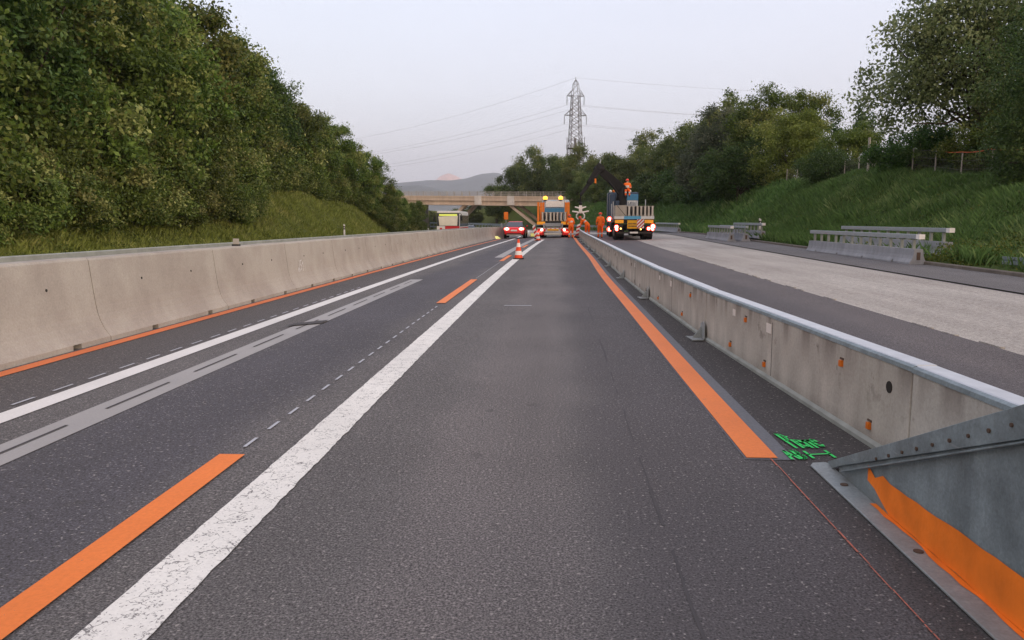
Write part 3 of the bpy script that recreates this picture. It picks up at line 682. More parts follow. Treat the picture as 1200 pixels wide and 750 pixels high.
# median rail beyond the works, following the bend
o = empty('guard_rail', (0, 92, 0), 0, 'dark green-grey median guard rail curving below the bridge', 'guard rail')
P = [(-5.3 + cx(Y), Y - 92, gz(-5, Y)) for Y in range(92, 200, 4)]
r_ = MB(); r2 = MB()
for a, b_ in zip(P, P[1:]): r_.prism(wbeam(.95 + .38), a, b_); r2.prism(wbeam(.45), a, b_)
r_.build('rail', M['galv_dark'], o); r2.build('lower_rail', M['galv_dark'], o)
for p in P: MB().box(p[0] - .06, p[0] + .06, p[1] - .06, p[1] + .06, p[2] - .2, p[2] + 1.4).build('post', M['galv_dark'], o)
# verge rail on the right beyond the works
o = empty('guard_rail', (0, 86, 0), 0, 'low steel guard rail along the right verge beyond the crane truck', 'guard rail')
P = [(10.9 + cx(Y), Y - 86, gz(11, Y)) for Y in range(86, 170, 4)]
r_ = MB()
for a, b_ in zip(P, P[1:]): r_.prism(wbeam(.6), a, b_)
r_.build('rail', M['galv_dark'], o)
for p in P[::1]: MB().box(p[0] + .06, p[0] + .16, p[1] - .06, p[1] + .06, p[2] - .1, p[2] + .7).build('post', M['galv_dark'], o)

# ------------------------------------------------------------------ delineator posts
def delineator(x, y, z, label):
    o = empty('delineator_post', (x, y, z), 0, label, 'delineator', 'black and white delineator posts')
    MB().prism([(-.06, 0), (.06, 0), (.06, 1.0), (-.06, 1.06)], (0, -.04, 0), (0, .04, 0)).build('post', M['white_w'], o)
    MB().prism([(-.064, .62), (.064, .62), (.064, .88), (-.064, .92)], (0, -.044, 0), (0, .044, 0)).build('black_band', M['black'], o)
    MB().box(-.03, .03, -.05, -.0445, .7, .84).build('reflector', M['white_w'], o); return o
delineator(-16.9, 65, tz(-19, 65) + .12, 'black and white delineator post on the left grass bank, nearer one')
delineator(-17.0, 111, tz(-19.3, 111) + .35, 'black and white delineator post at the far end of the left grass bank')
delineator(12.3, 47.5, tz(12.3, 47.5) + .05, 'white delineator post behind the middle stack of stored barriers')

# ------------------------------------------------------------------ traffic cones
def cone():
    o = empty('traffic_cone', (0, 0, 0))
    MB().box(-.19, .19, -.19, .19, 0, .035, bev=.01).build('foot', M['black'], o)
    prof = [(.035, .145), (.14, .128), (.28, .104), (.42, .078), (.56, .055), (.69, .032)]
    mb = MB(); n = 20
    for i, ((z0, r0), (z1, r1)) in enumerate(zip(prof, prof[1:])):
        vs = [(r0 * math.cos(2 * math.pi * j / n), r0 * math.sin(2 * math.pi * j / n), z0) for j in range(n)] + [(r1 * math.cos(2 * math.pi * j / n), r1 * math.sin(2 * math.pi * j / n), z1) for j in range(n)]
        mb.add(vs, [(j, (j + 1) % n, n + (j + 1) % n, n + j) for j in range(n)], i % 2, True)
    mb.add([(.032 * math.cos(2 * math.pi * j / n), .032 * math.sin(2 * math.pi * j / n), .69) for j in range(n)], [list(range(n))], 0)
    mb.build('striped_body', [M['cone_red'], M['white_w']], o); return o
M['cone_red'] = mat('cone_red_orange', (.75, .07, .02), .5)
c0 = cone(); c0.location = (-1.1, 28.0, gz(-1, 28) + .008); tag(c0, 'red and white traffic cone standing on the thick white line, nearer one', 'traffic cone', 'traffic cones on the white line')
c1 = copy_tree(c0); c1.location = (-.78, 53.6, gz(-1, 53) + .008); tag(c1, 'red and white traffic cone at the left rear corner of the orange truck', 'traffic cone', 'traffic cones on the white line')
# striped beacon boards
def board(x, y, z, label, lean=0):
    o = empty('beacon_board', (x, y, z), 0, label, 'beacon board'); o.rotation_euler = (0, lean, 0)
    m = MB(); 
    for k in range(6):
        z0 = .12 + k * .14; m.plate([(-.11, -.01, z0), (.11, -.01, z0 + .12), (.11, -.01, z0 + .26), (-.11, -.01, z0 + .14)], (0, 1, 0), .02, k % 2)
    m.build('striped_board', [M['red_w'], M['white_w']], o); MB().box(-.2, .2, -.12, .12, 0, .1, bev=.02).build('foot', M['black'], o); return o
board(-.95, 58.2, gz(-1, 58), 'slanting red and white board left of the orange truck', R(-14)); board(1.98, 59.2, gz(2, 59), 'small red and white board behind the worker at the orange truck', R(8))
# orange lamp sign on a pole by the barrier end
o = empty('warning_lamp_post', (-3.55, 64.5, gz(-3.5, 64)), 0, 'orange lamp box on a slim pole above the red car', 'warning sign')
MB().cyl((0, 0, 0), (0, 0, 1.55), .04, 8).build('pole', M['galv'], o); MB().box(-.17, .17, -.09, .05, 1.5, 2.1, bev=.04).build('lamp_box', M['sign_orange'] if 'sign_orange' in M else M['orange_t'], o)
MB().box(-.42, -.3, -.03, .03, .3, 1.2, bev=.02).build('side_panel', M['grey_box'], o); MB().box(-.3, 0, -.02, .02, .8, .86).build('bracket', M['galv'], o)
# low white cushion beyond the car, yellow headlight glare painted on its face
o = empty('crash_cushion', (-1.55, 66.5, gz(-1, 66)), 0, 'low pale crash cushion with headlight glare painted on as a yellow patch between red car and orange truck', 'crash cushion')
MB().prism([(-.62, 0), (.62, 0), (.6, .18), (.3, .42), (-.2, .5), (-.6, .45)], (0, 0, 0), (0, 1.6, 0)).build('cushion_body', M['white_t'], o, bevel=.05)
MB().plate([(-.05, -.004, .05), (.42, -.004, .05), (.3, -.004, .3), (-.05, -.004, .3)], (0, -1, 0), .006).build('painted_glare_patch', mat('yellow_glare_paint', (.75, .72, .2), .4, emit=(1, .9, .3), estr=.25), o)

# ------------------------------------------------------------------ wheels
def wheel(parent, x, y, r=.5, w_=.28, name='wheel', rimm=None):
    t = MB(); t.tube([(x - w_ / 2, y, r), (x - w_ * .42, y, r), (x + w_ * .42, y, r), (x + w_ / 2, y, r)], [r * .93, r, r, r * .93], 24)
    o = t.build(name, M['black'], parent)
    k = 1 if x > 0 else -1
    MB().cyl((x + k * (w_ / 2 - .03), y, r), (x + k * (w_ / 2 + .004), y, r), r * .55, 16).build('rim', rimm or M['silver'], o); return o

# ------------------------------------------------------------------ orange truck (rear view)
T = empty('flatbed_truck', (.24, 61.2, gz(0, 61)), -R(2.0), 'orange flatbed truck with two glowing amber beacons, seen from behind, left of the workers', 'truck')
b = MB(); b.box(-.45, -.3, .2, 8.6, .55, .9); b.box(.3, .45, .2, 8.6, .55, .9); b.box(-.45, .45, 1, 1.2, .6, .8); b.box(-1.2, 1.2, .1, 6.5, 1.14, 1.28); b.build('chassis', M['chassis'], T)
for yy in (1.2, 2.55, 7.6):
    for k in (-1, 1):
        wheel(T, k * 1.06, yy, .48, .3)
        if yy < 5: wheel(T, k * .74, yy, .48, .28)
b = MB(); b.box(-1.22, 1.22, -.05, .1, .46, .78, bev=.03); bp = b.build('rear_bumper', M['white_t'], T)
for k in (-1, 1):
    m = MB(); m.box(k * 1.2 - k * .62 if k > 0 else -1.2, k * 1.2 if k > 0 else -.58, -.09, -.052, .5, .72); m.build('tail_light', M['red_w'], T)
    MB().sphere((k * .86, -.1, .62), .085, 8).build('brake_lamp', M['lamp_core'], T)
    MB().box(min(k * 1.22, k * .86), max(k * 1.22, k * .86), -.11, -.06, .44, .50).build('side_marker', M['lamp_red'], T)
    MB().box(min(k * 1.24, k * .62), max(k * 1.24, k * .62), -.08, .1, 1.02, 1.24, bev=.02).build('amber_panel', M['amber_box'], T)
MB().box(-.42, .42, -.115, -.052, .56, .68).build('number_panel', M['yellow_p'], T)
for k in (-1, 1): MB().box(min(k * 1.2, k * .72), max(k * 1.2, k * .72), -.07, .06, .22, .44, bev=.02).build('corner_guard', M['red_w'], T)
for k in range(4): MB().box(-.55 + k * .33, -.45 + k * .33, -.12, -.052, .69, .75).build('reflector', M['red_w'], T)
MB().box(-.68, .68, -.02, .1, .2, .40, bev=.05).build('under_run_bar', M['silver'], T)
MB().box(-.62, .62, -.03, .9, .86, 1.12, bev=.03).build('tool_box', M['grey_box'], T)
for k in (-1, 1): MB().box(k * .7 - .05, k * .7 + .05, -.1, .1, .82, 1.1).build('bracket', M['galv'], T)
for k in (-1, 1):
    for yy, dx in ((.2, 0), (1.6, .14), (3.2, .27), (4.8, .03)):
        MB().box(k * (1.15 - dx) - .08, k * (1.15 - dx) + .08, yy - .06, yy + .06, 1.27, 2.72 + .05 * (yy > 2), bev=.015).build('side_stake', M['orange_t'], T)
MB().cyl((.85, .4, 1.3), (.85, .4, 3.1), .03, 8).build('rod', M['galv'], T)
b = MB(); b.box(-1.16, 1.16, 6.65, 8.8, .9, 3.05, bev=.12); cb = b.build('cab', mat('pale_blue_cab', (.36, .47, .58), .4), T)
MB().box(-1.17, 1.17, 6.55, 6.66, 1.9, 2.35).build('blue_panel', M['blue_t'], T)
MB().box(-.85, .85, 6.53, 6.645, 2.45, 2.95).build('rear_window', M['white_w'], T)
MB().box(-1.0, 1.0, 8.75, 8.82, 1.9, 2.7).build('windscreen', M['glass'], T)
for x in (-.88, .42):
    q = MB().cyl((x, 6.6, 3.0), (x, 6.6, 3.1), .14, 12).build('beacon_base', M['black'], T); MB().sphere((x, 6.6, 3.2), .19, 10, 0, (1, 1, .9)).build('amber_beacon', M['beacon'], q)
def slab(name, mt, L_=5.0, h=.68, th=.2):
    o = empty(name, (0, 0, 0)); MB().prism([(-th / 2, 0), (th / 2, 0), (th / 2, .05), (th * .3, .12), (th * .3, h - .08), (th / 2, h - .04), (th / 2, h), (-th / 2, h), (-th / 2, h - .04), (-th * .3, h - .08), (-th * .3, .12), (-th / 2, .05)], (0, 0, 0), (0, L_, 0)).build('slab_body', mt, o)
    MB().box(-th * .24, th * .24, -.012, .002, .03, h - .03).build('end_face', M['end_pale'], o); return o
M['end_pale'] = concrete('pale_slab_end', (.6, .56, .5), (.5, .46, .4))
s0 = slab('barrier_slab', M['conc_load'])
xs_ = [-.82, -.52, -.2, .06, .32, .62, .92]
for i, x in enumerate(xs_):
    s_ = s0 if i == 0 else copy_tree(s0); p = Matrix.Rotation(-R(2), 4, 'Z') @ Vector((x, .15, 1.285)); s_.location = T.location + p; s_.rotation_euler = (0, 0, -R(2))
    tag(s_, f'upright concrete barrier slab on the orange truck, {ords[i]} from the left', 'barrier slab', 'barrier slabs standing on the orange truck')

# ------------------------------------------------------------------ crane truck with trailer bed
TR = -R(2.2); T2 = empty('crane_truck', (5.3, 50.8, gz(5, 51)), TR, 'long crane truck with raised black loader crane and blue cab, rear lights glowing red', 'crane truck')
b = MB(); b.box(-.5, -.35, .1, 17, .6, .95); b.box(.35, .5, .1, 17, .6, .95); b.box(-1.24, 1.24, .05, 8.8, 1.1, 1.3); b.build('chassis', M['chassis'], T2)
for yy in (.95, 2.3, 10.2, 11.5, 15.5):
    for k in (-1, 1):
        wheel(T2, k * 1.06, yy, .46 if yy < 5 else .5, .3); wheel(T2, k * .72, yy, .46 if yy < 5 else .5, .28)
MB().box(-1.25, -.63, -.05, .06, 1.32, 1.5).build('white_rear_board', M['white_t'], T2)
MB().box(-.63, .42, -.05, .06, 1.32, 1.5).build('blue_rear_board', mat('light_blue_board', (.1, .36, .6), .5), T2)
MB().box(.42, 1.25, -.05, .06, 1.32, 1.5).build('grey_rear_board', M['white_t'], T2)
for k in (-1, 1):
    MB().box(min(k * 1.2, k * .66), max(k * 1.2, k * .66), -.08, .05, 1.06, 1.27, bev=.02).build('amber_panel', M['amber_box'], T2)
    MB().box(min(k * 1.24, k * .7), max(k * 1.24, k * .7), -.1, .05, .62, .98, bev=.03).build('light_housing', M['chassis'], T2)
yp = MB().box(-.42, .42, -.1, .0, .72, 1.24, bev=.01).build('yellow_plate', M['yellow_p'], T2)
for zz in (.98, .82):
    m = MB(); x = -.36; rnd = random.Random(int(zz * 100))
    while x < .12: w_ = rnd.uniform(.03, .07); m.box(x, x + w_, -.104, -.1005, zz, zz + .09); x += w_ + .025
    m.build('lettering', M['rust'], yp)
m = MB()
for k in range(-1, 7):
    a, b_ = -.0 + k * .14, 0
for k in range(6):                        # diagonal stripes clipped to the board
    pass
bx0, bx1, bz0, bz1 = .18, .62, .74, 1.30
def clip_stripe(s0, s1):
    P = []
    def pts(s): return [(x, s - (x - bx0)) for x in (bx0, bx1)]
    poly = [(bx0, bz0), (bx1, bz0), (bx1, bz1), (bx0, bz1)]
    def cut(poly, s, keep):
        out = []
        for (x0, z0), (x1, z1) in zip(poly, poly[1:] + poly[:1]):
            d0 = (z0 - (x0 - bx0)) - s; d1 = (z1 - (x1 - bx0)) - s
            if (d0 >= 0) == keep: out.append((x0, z0))
            if (d0 >= 0) != (d1 >= 0):
                t = d0 / (d0 - d1); out.append((x0 + (x1 - x0) * t, z0 + (z1 - z0) * t))
        return out
    poly = cut(poly, s0, True)
    if len(poly) > 2: poly = cut(poly, s1, False)
    return poly
s_ = bz0 - .5; k = 0
while s_ < bz1 + .1:
    p = clip_stripe(s_, s_ + .11)
    if len(p) > 2: m.plate([(x, -.13, z) for x, z in p], (0, 1, 0), .015, k % 2)
    s_ += .11; k += 1
m.build('striped_board', [M['red_w'], M['white_w']], T2)
MB().box(-1.1, 1.1, -.06, .04, .40, .52, bev=.02).build('under_run_bar', M['iron'], T2)
MB().box(-.25, .25, -.1, -.061, .42, .52).build('licence_plate', M['white_w'], T2)
for x, z, r, mm in ((-1.1, .82, .085, 'lamp_core'), (-1.08, .66, .06, 'lamp_core'), (-.83, .72, .05, 'lamp_amber'), (1.18, .86, .10, 'lamp_core'), (.92, .72, .075, 'lamp_core'), (1.16, .68, .06, 'lamp_core'), (.42, .68, .045, 'lamp_amber')):
    q = MB().sphere((x, -.12, z), r, 8, 0, (1, .5, 1)).build('rear_lamp', M[mm], T2)
    if mm == 'lamp_core': MB().tube([(x, -.11, z), (x, -.09, z)], r * 1.55, 14).build('lamp_ring', M['lamp_red'], q)
for yy, z in ((6.6, .6), (6.7, 1.32)):
    q = MB().sphere((-1.3, yy, z), .1, 8, 0, (.7, .7, 1)).build('side_lamp', M['lamp_core'], T2); MB().tube([(-1.3, yy + .03, z), (-1.3, yy + .07, z)], .17, 12).build('lamp_ring', M['lamp_red'], q)
MB().box(-1.32, -1.2, 3.4, 6.4, .55, 1.1, bev=.03).build('side_locker', M['chassis'], T2)
for x, yy, h in ((.5, 5.5, 2.6), (1.05, 4.5, 2.65), (-1.18, 6.5, 2.4), (-1.0, 8.0, 2.6)):
    MB().box(x - .03, x + .03, yy - .03, yy + .03, 1.3, h).build('side_stake', M['galv'], T2)
b = MB(); b.box(-1.22, 1.22, 13.6, 16.0, 1.0, 3.45, bev=.15); cb = b.build('cab', M['navy'], T2); MB().box(.1, 1.18, 13.5, 13.62, 2.82, 3.3, bev=.03).build('blue_rear_panel', M['blue_t'], cb)
MB().box(-1.0, -.2, 13.52, 13.62, 1.7, 3.0).build('rear_wall_panel', M['navy'], cb)
MB().box(.3, 1.15, 13.45, 13.62, 1.7, 2.8, bev=.03).build('white_vent_box', M['white_t'], cb)
for k in range(4): MB().box(.38 + k * .2, .44 + k * .2, 13.40, 13.46, 1.75, 2.7).build('vent_bar', M['grey_box'], cb)
MB().box(-1.1, 1.1, 15.95, 16.05, 2.0, 3.0).build('windscreen', M['glass'], cb)
for x, mm in ((-1.0, 'white_w'), (-.75, 'cat_eye'), (.55, 'white_w')): MB().sphere((x, 14, 3.55), .11, 8).build('roof_lamp', M[mm], cb)
b = MB(); b.box(-1.2, -.85, 9.4, 10.6, 1.2, 3.2, bev=.05); b.box(-.8, -.5, 9.5, 10.4, 1.2, 2.7, bev=.05); b.build('crane_outrigger', M['navy'], T2)
MB().prism([(-.35, 1.3), (.4, 1.3), (.4, 2.55), (.1, 2.6)], (.25, 9.0, 0), (.25, 10, 0)).build('ballast_box', M['grey_box'], T2)
MB().box(-1.2, 1.2, 8.8, 13.5, 1.05, 1.25).build('truck_deck', M['chassis'], T2)
for k in (-1, 1): MB().box(k * .9 - .3, k * .9 + .3, .30, .33, .22, .62).build('mud_flap', M['black'], T2)
MB().tube([(-.3, .0, .55), (-.2, -.02, .4), (.1, -.02, .38), (.3, .0, .5)], .025, 6).build('air_hose', M['black'], T2)
# crane : tower, boom, outer boom
CY = 10.8
cr_ = MB(); cr_.tube([(-.35, CY, 1.2), (-.4, CY, 2.4), (-.25, CY, 3.1), (-.15, CY, 3.75)], [.55, .45, .42, .32], 10); tower = cr_.build('crane_tower', M['crane'], T2)
MB().box(-.45, .5, CY - .35, CY + .35, 1.2, 1.9, bev=.06).build('crane_base', M['crane'], T2)
J0 = Vector((-.2, CY, 3.55)); J1 = Vector((-2.0, CY - .6, 5.05)); J2 = Vector((-3.4, CY - 1.2, 3.1))
def beam(a, b_, h0, h1, w0, mm, name, par):
    d = (b_ - a).normalized(); s_ = Vector((0, 1, 0)); s_ = (s_ - d * s_.dot(d)).normalized(); up = d.cross(s_); vs = []
    for p, h in ((a, h0), (a + (b_ - a) * .5, (h0 + h1) * .53), (b_, h1)):
        for i, j in ((-1, -1), (1, -1), (1, 1), (-1, 1)): vs.append(p + s_ * i * w0 / 2 + up * j * h / 2)
    fs = [(3, 2, 1, 0), (8, 9, 10, 11)] + [(4 * r + i, 4 * r + (i + 1) % 4, 4 * r + 4 + (i + 1) % 4, 4 * r + 4 + i) for r in range(2) for i in range(4)]
    return MB().add(vs, fs).build(name, mm, par, bevel=.02)
bm1 = beam(J0, J1, .68, .55, .4, M['crane'], 'main_boom', T2)
MB().tube([J0 + Vector((-.2, -.2, -.5)), J0 + (J1 - J0) * .6 + Vector((0, -.2, -.28))], .08, 8).build('lift_cylinder', M['crane'], bm1)
for a_, b__ in ((.30, .42), (.62, .86)):
    beam(J0 + (J1 - J0) * a_ + Vector((.03, -.17, .06)), J0 + (J1 - J0) * b__ + Vector((.03, -.17, .06)), .26, .2, .02, M['white_t'], 'white_sticker', bm1)
MB().sphere(J1, .34, 8, 0, (1.3, .8, 1)).build('knuckle_joint', M['crane'], T2)
bm2 = beam(J1 + Vector((.15, 0, .35)), J1 + (J2 - J1) * .55, .55, .4, .3, M['crane'], 'outer_boom', T2)
beam(J1 + (J2 - J1) * .5, J2, .3, .2, .18, M['crane'], 'boom_extension', bm2)
MB().tube([J1 + Vector((.1, -.16, .1)), J1 + (J2 - J1) * .55 + Vector((-.1, -.16, -.1))], .05, 6).build('hydraulic_hose', M['crane'], bm2)
MB().box(-2.35, -2.22, CY - 1.0, CY - .94, 4.0, 4.35).build('orange_tag', M['orange_t'], bm2)
MB().tube([J1 + Vector((-.02, 0, .1)), J1 + Vector((.1, .0, .75))], .05, 6).build('boom_rod', M['galv'], bm2)
MB().tube([J2, J2 + Vector((.02, 0, -.55))], .05, 8).build('hook_link', M['crane'], bm2)
MB().sphere(J2 + Vector((.02, 0, -.6)), .13, 8).build('rotator', M['crane'], bm2)
# crane seat
MB().box(-.1, .4, CY - .25, CY + .3, 3.25, 3.38, bev=.03).build('crane_seat', M['crane'], T2)
MB().box(-.1, .4, CY + .24, CY + .32, 3.3, 3.9, bev=.03).build('seat_back', M['crane'], T2)
MB().tube([(-.25, CY, 3.1), (.15, CY, 3.25)], .06, 8).build('seat_arm', M['crane'], T2)
RT2 = Matrix.Translation(T2.location) @ Matrix.Rotation(TR, 4, 'Z')
slab2 = slab('barrier_slab', M['conc_load'], 6.0, .64, .2)
for i, x in enumerate([-.30, -.02, .22, .46, .70, .94, 1.16]):
    s_ = slab2 if i == 0 else copy_tree(slab2); s_.location = RT2 @ Vector((x, .2 + (.12 * (i % 2)), 1.505)); s_.rotation_euler = (0, 0, TR)
    tag(s_, f'upright concrete barrier slab on the crane truck trailer, {ords[i]} from the left' if i else 'upright concrete barrier slab on the crane truck trailer, next to the leaning slab', 'barrier slab', 'barrier slabs standing on the crane truck')
o = empty('barrier_block', RT2 @ Vector((-1.18, .3, 1.505)), TR, 'broad grey concrete block with a diagonal crack at the left of the trailer load', 'concrete block')
MB().box(0, .74, 0, 3.2, 0, .68, bev=.02).build('block_body', M['conc_load'], o); MB().plate([(.1, -.004, .66), (.14, -.004, .66), (.66, -.004, .04), (.62, -.004, .04)], (0, -1, 0), .003).build('diagonal_edge', M['iron'], o)
# lifting clamp hanging from the crane
cp = RT2 @ (J2 + Vector((.02, 0, -.75)))
o = empty('lifting_clamp', cp, 0, 'white steel lifting clamp hanging from the crane above the worker', 'lifting clamp')
MB().box(-.12, .12, -.1, .1, -.55, 0, bev=.03).build('clamp_head', M['white_w'], o)
for z, hw in ((-.18, .42), (-.5, .62)):
    MB().tube([(-hw, -.1, z + .06), (0, 0, z - .05), (hw, .1, z + .08)], [.05, .075, .05], 8).build('cross_arm', M['white_w'], o)
for k in (-1, 1): MB().tube([(k * .1, 0, -.5), (k * .3, 0, -.7), (k * .3, 0, -.9), (k * .16, 0, -1.05)], [.06, .06, .055, .04], 8).build('grip_arm', M['white_t'], o)

# ------------------------------------------------------------------ cars
def car(name, loc, rz, paint_, label, lit='rear'):
    o = empty(name, loc, rz, label, 'car')
    W = .89
    prof_hi = [(-2.2, .62), (-2.16, .9), (-1.9, .98), (-1.5, 1.02), (-.85, 1.38), (-.2, 1.44), (.45, 1.38), (1.15, .98), (1.7, .88), (2.1, .74), (2.22, .55)]
    secs = []
    ny = [(-2.25, .35, .60, .80), (-2.2, .28, .90, .86), (-1.9, .24, .98, .9), (-1.3, .22, .99, .92), (0, .2, .97, .92), (1.2, .22, .93, .91), (1.8, .24, .85, .88), (2.15, .28, .72, .8), (2.25, .38, .55, .7)]
    vs = []; fs = []
    for (y, zb, zt, hw) in ny:
        ring = [(-hw * W * .96, zb), (-hw * W * 1.06, zb + .15), (-hw * W * 1.08, (zb + zt) / 2 + .05), (-hw * W, zt - .08), (-hw * W * .86, zt), (hw * W * .86, zt), (hw * W, zt - .08), (hw * W * 1.08, (zb + zt) / 2 + .05), (hw * W * 1.06, zb + .15), (hw * W * .96, zb)]
        vs += [(x, y, z) for x, z in ring]
    n = 10; k = len(ny)
    for i in range(k - 1):
        for j in range(n): fs.append((i * n + j, i * n + (j + 1) % n, (i + 1) * n + (j + 1) % n, (i + 1) * n + j))
    fs += [list(range(n))[::-1], list(range((k - 1) * n, k * n))]
    body = MB().add(vs, fs, 0, True).build('body', paint_, o, bevel=0)
    sub = body.modifiers.new('s', 'SUBSURF'); sub.levels = 1; sub.render_levels = 2
    gh = MB(); g = [(-1.72, 1.0, .74), (-1.05, 1.37, .60), (.35, 1.38, .60), (1.05, .98, .72)]
    vs = []
    for y, z, hw in g: vs += [(-hw, y, z), (hw, y, z)]
    vs += [(-.76, -1.72, .92), (.76, -1.72, .92), (-.76, 1.05, .92), (.76, 1.05, .92)]
    gh.add(vs, [(0, 1, 3, 2)], 0); gh.add(vs, [(4, 5, 7, 6)], 0); gh.add(vs, [(0, 2, 4, 6)], 0); gh.add(vs, [(1, 3, 5, 7)], 0); gh.build('windows', M['glass'], o)
    MB().add([(-.61, -1.05, 1.372), (.61, -1.05, 1.372), (.61, .35, 1.382), (-.61, .35, 1.382), (-.5, -.9, 1.43), (.5, -.9, 1.43), (.5, .2, 1.43), (-.5, .2, 1.43)], [(4, 5, 6, 7), (0, 1, 5, 4), (1, 2, 6, 5), (2, 3, 7, 6), (3, 0, 4, 7)], 0, True).build('roof', paint_, o)
    for y in (-1.35, 1.38):
        for s2 in (-1, 1): wheel(o, s2 * .80, y, .32, .22)
    for s2 in (-1, 1):
        MB().box(min(s2 * .98, s2 * .86), max(s2 * .98, s2 * .86), .68, .82, .96, 1.1, bev=.03).build('mirror', paint_, o)
        MB().sphere((s2 * .60, -2.21, .80), .13, 8, 0, (1.35, .25, .7)).build('tail_light', M['lamp_core'] if lit == 'rear' else M['red_w'], o)
        if lit == 'rear': MB().sphere((s2 * .62, -2.20, .79), .17, 8, 0, (1.3, .18, .75)).build('tail_glow_lens', M['lamp_red'], o)
        MB().sphere((s2 * .60, 2.17, .64), .13, 8, 0, (1.2, .4, .7)).build('headlight', M['lamp_white'], o)
    MB().box(-.26, .26, -2.30, -2.24, .62, .74).build('licence_plate', M['white_w'], o)
    MB().box(-.62, .62, -2.31, -2.23, .27, .33, bev=.01).build('bumper_trim', M['silver'], o); MB().box(-.6, .6, -2.27, -2.2, .35, .45).build('diffuser', M['chassis'], o)
    return o
rc_ = car('red_car', (-2.72, 64.0, gz(-2.8, 62)), -R(1.5), M['car_red'], 'red saloon car with lit tail lights driving away beside the left barrier'); rc_.scale = (.93, 1, .93)
car('oncoming_car', (-12.0, 120, gz(-12, 120)), math.pi + R(8), M['car_grey'], 'grey oncoming car with bright headlights behind the left barrier, right of the bus', 'front')

# ------------------------------------------------------------------ bus
o = empty('bus', (-11.25, 88, gz(-11, 88)), math.pi + R(1), 'white and red oncoming bus with yellow display behind the left barrier', 'bus')
# front faces local +Y
b = MB(); b.box(-1.27, 1.27, -11.5, 0, .3, 2.98, bev=.24); b.build('body', M['bus_white'], o)
MB().add([(-1.0, .02, 1.35), (.98, .02, 1.35), (1.08, .02, 2.35), (-1.08, .02, 2.45), (-1.0, .0, 1.2), (.98, .0, 1.2), (1.08, .0, 2.35), (-1.08, .0, 2.45)], [(0, 1, 2, 3)]).build('windscreen', M['glass_bus'], o)
MB().box(-1.22, 1.22, -.005, .012, 1.3, 2.75).build('windscreen_frame', M['glass'], o)
MB().box(-1.0, 1.0, .014, .03, 2.42, 2.62).build('destination_display', M['led'], o)
MB().box(-1.26, .35, -.02, .02, .6, 1.3).build('red_front_panel', M['bus_red'], o)
q = MB().box(.35, 1.26, -.02, .02, .6, 1.3).build('white_front_panel', M['white_w'], o); MB().cyl((.8, .02, .98), (.8, .028, .98), .15, 16).build('emblem', M['bus_red'], q)
for s2 in (-1, 1):
    MB().box(min(s2 * 1.285, s2 * 1.265), max(s2 * 1.285, s2 * 1.265), -11, -.4, 1.25, 2.5).build('side_window', M['glass'], o)
    MB().box(min(s2 * 1.283, s2 * 1.262), max(s2 * 1.283, s2 * 1.262), -11, -.4, .45, 1.15).build('side_panel', M['bus_red'] if s2 < 0 else M['glass'], o)
    MB().tube([(s2 * 1.25, .0, 2.7), (s2 * 1.5, .25, 2.6), (s2 * 1.5, .25, 2.3)], .035, 6).build('mirror_arm', M['black'], o)
    MB().box(s2 * 1.5 - .1, s2 * 1.5 + .1, .2, .3, 1.9, 2.35, bev=.03).build('mirror', M['black'], o)
    MB().sphere((s2 * .95, .02, .6), .1, 8, 0, (1, .4, 1)).build('headlight', M['lamp_white'], o)
    for yy in (-2.4, -8.5): wheel(o, s2 * 1.12, yy, .48, .3)

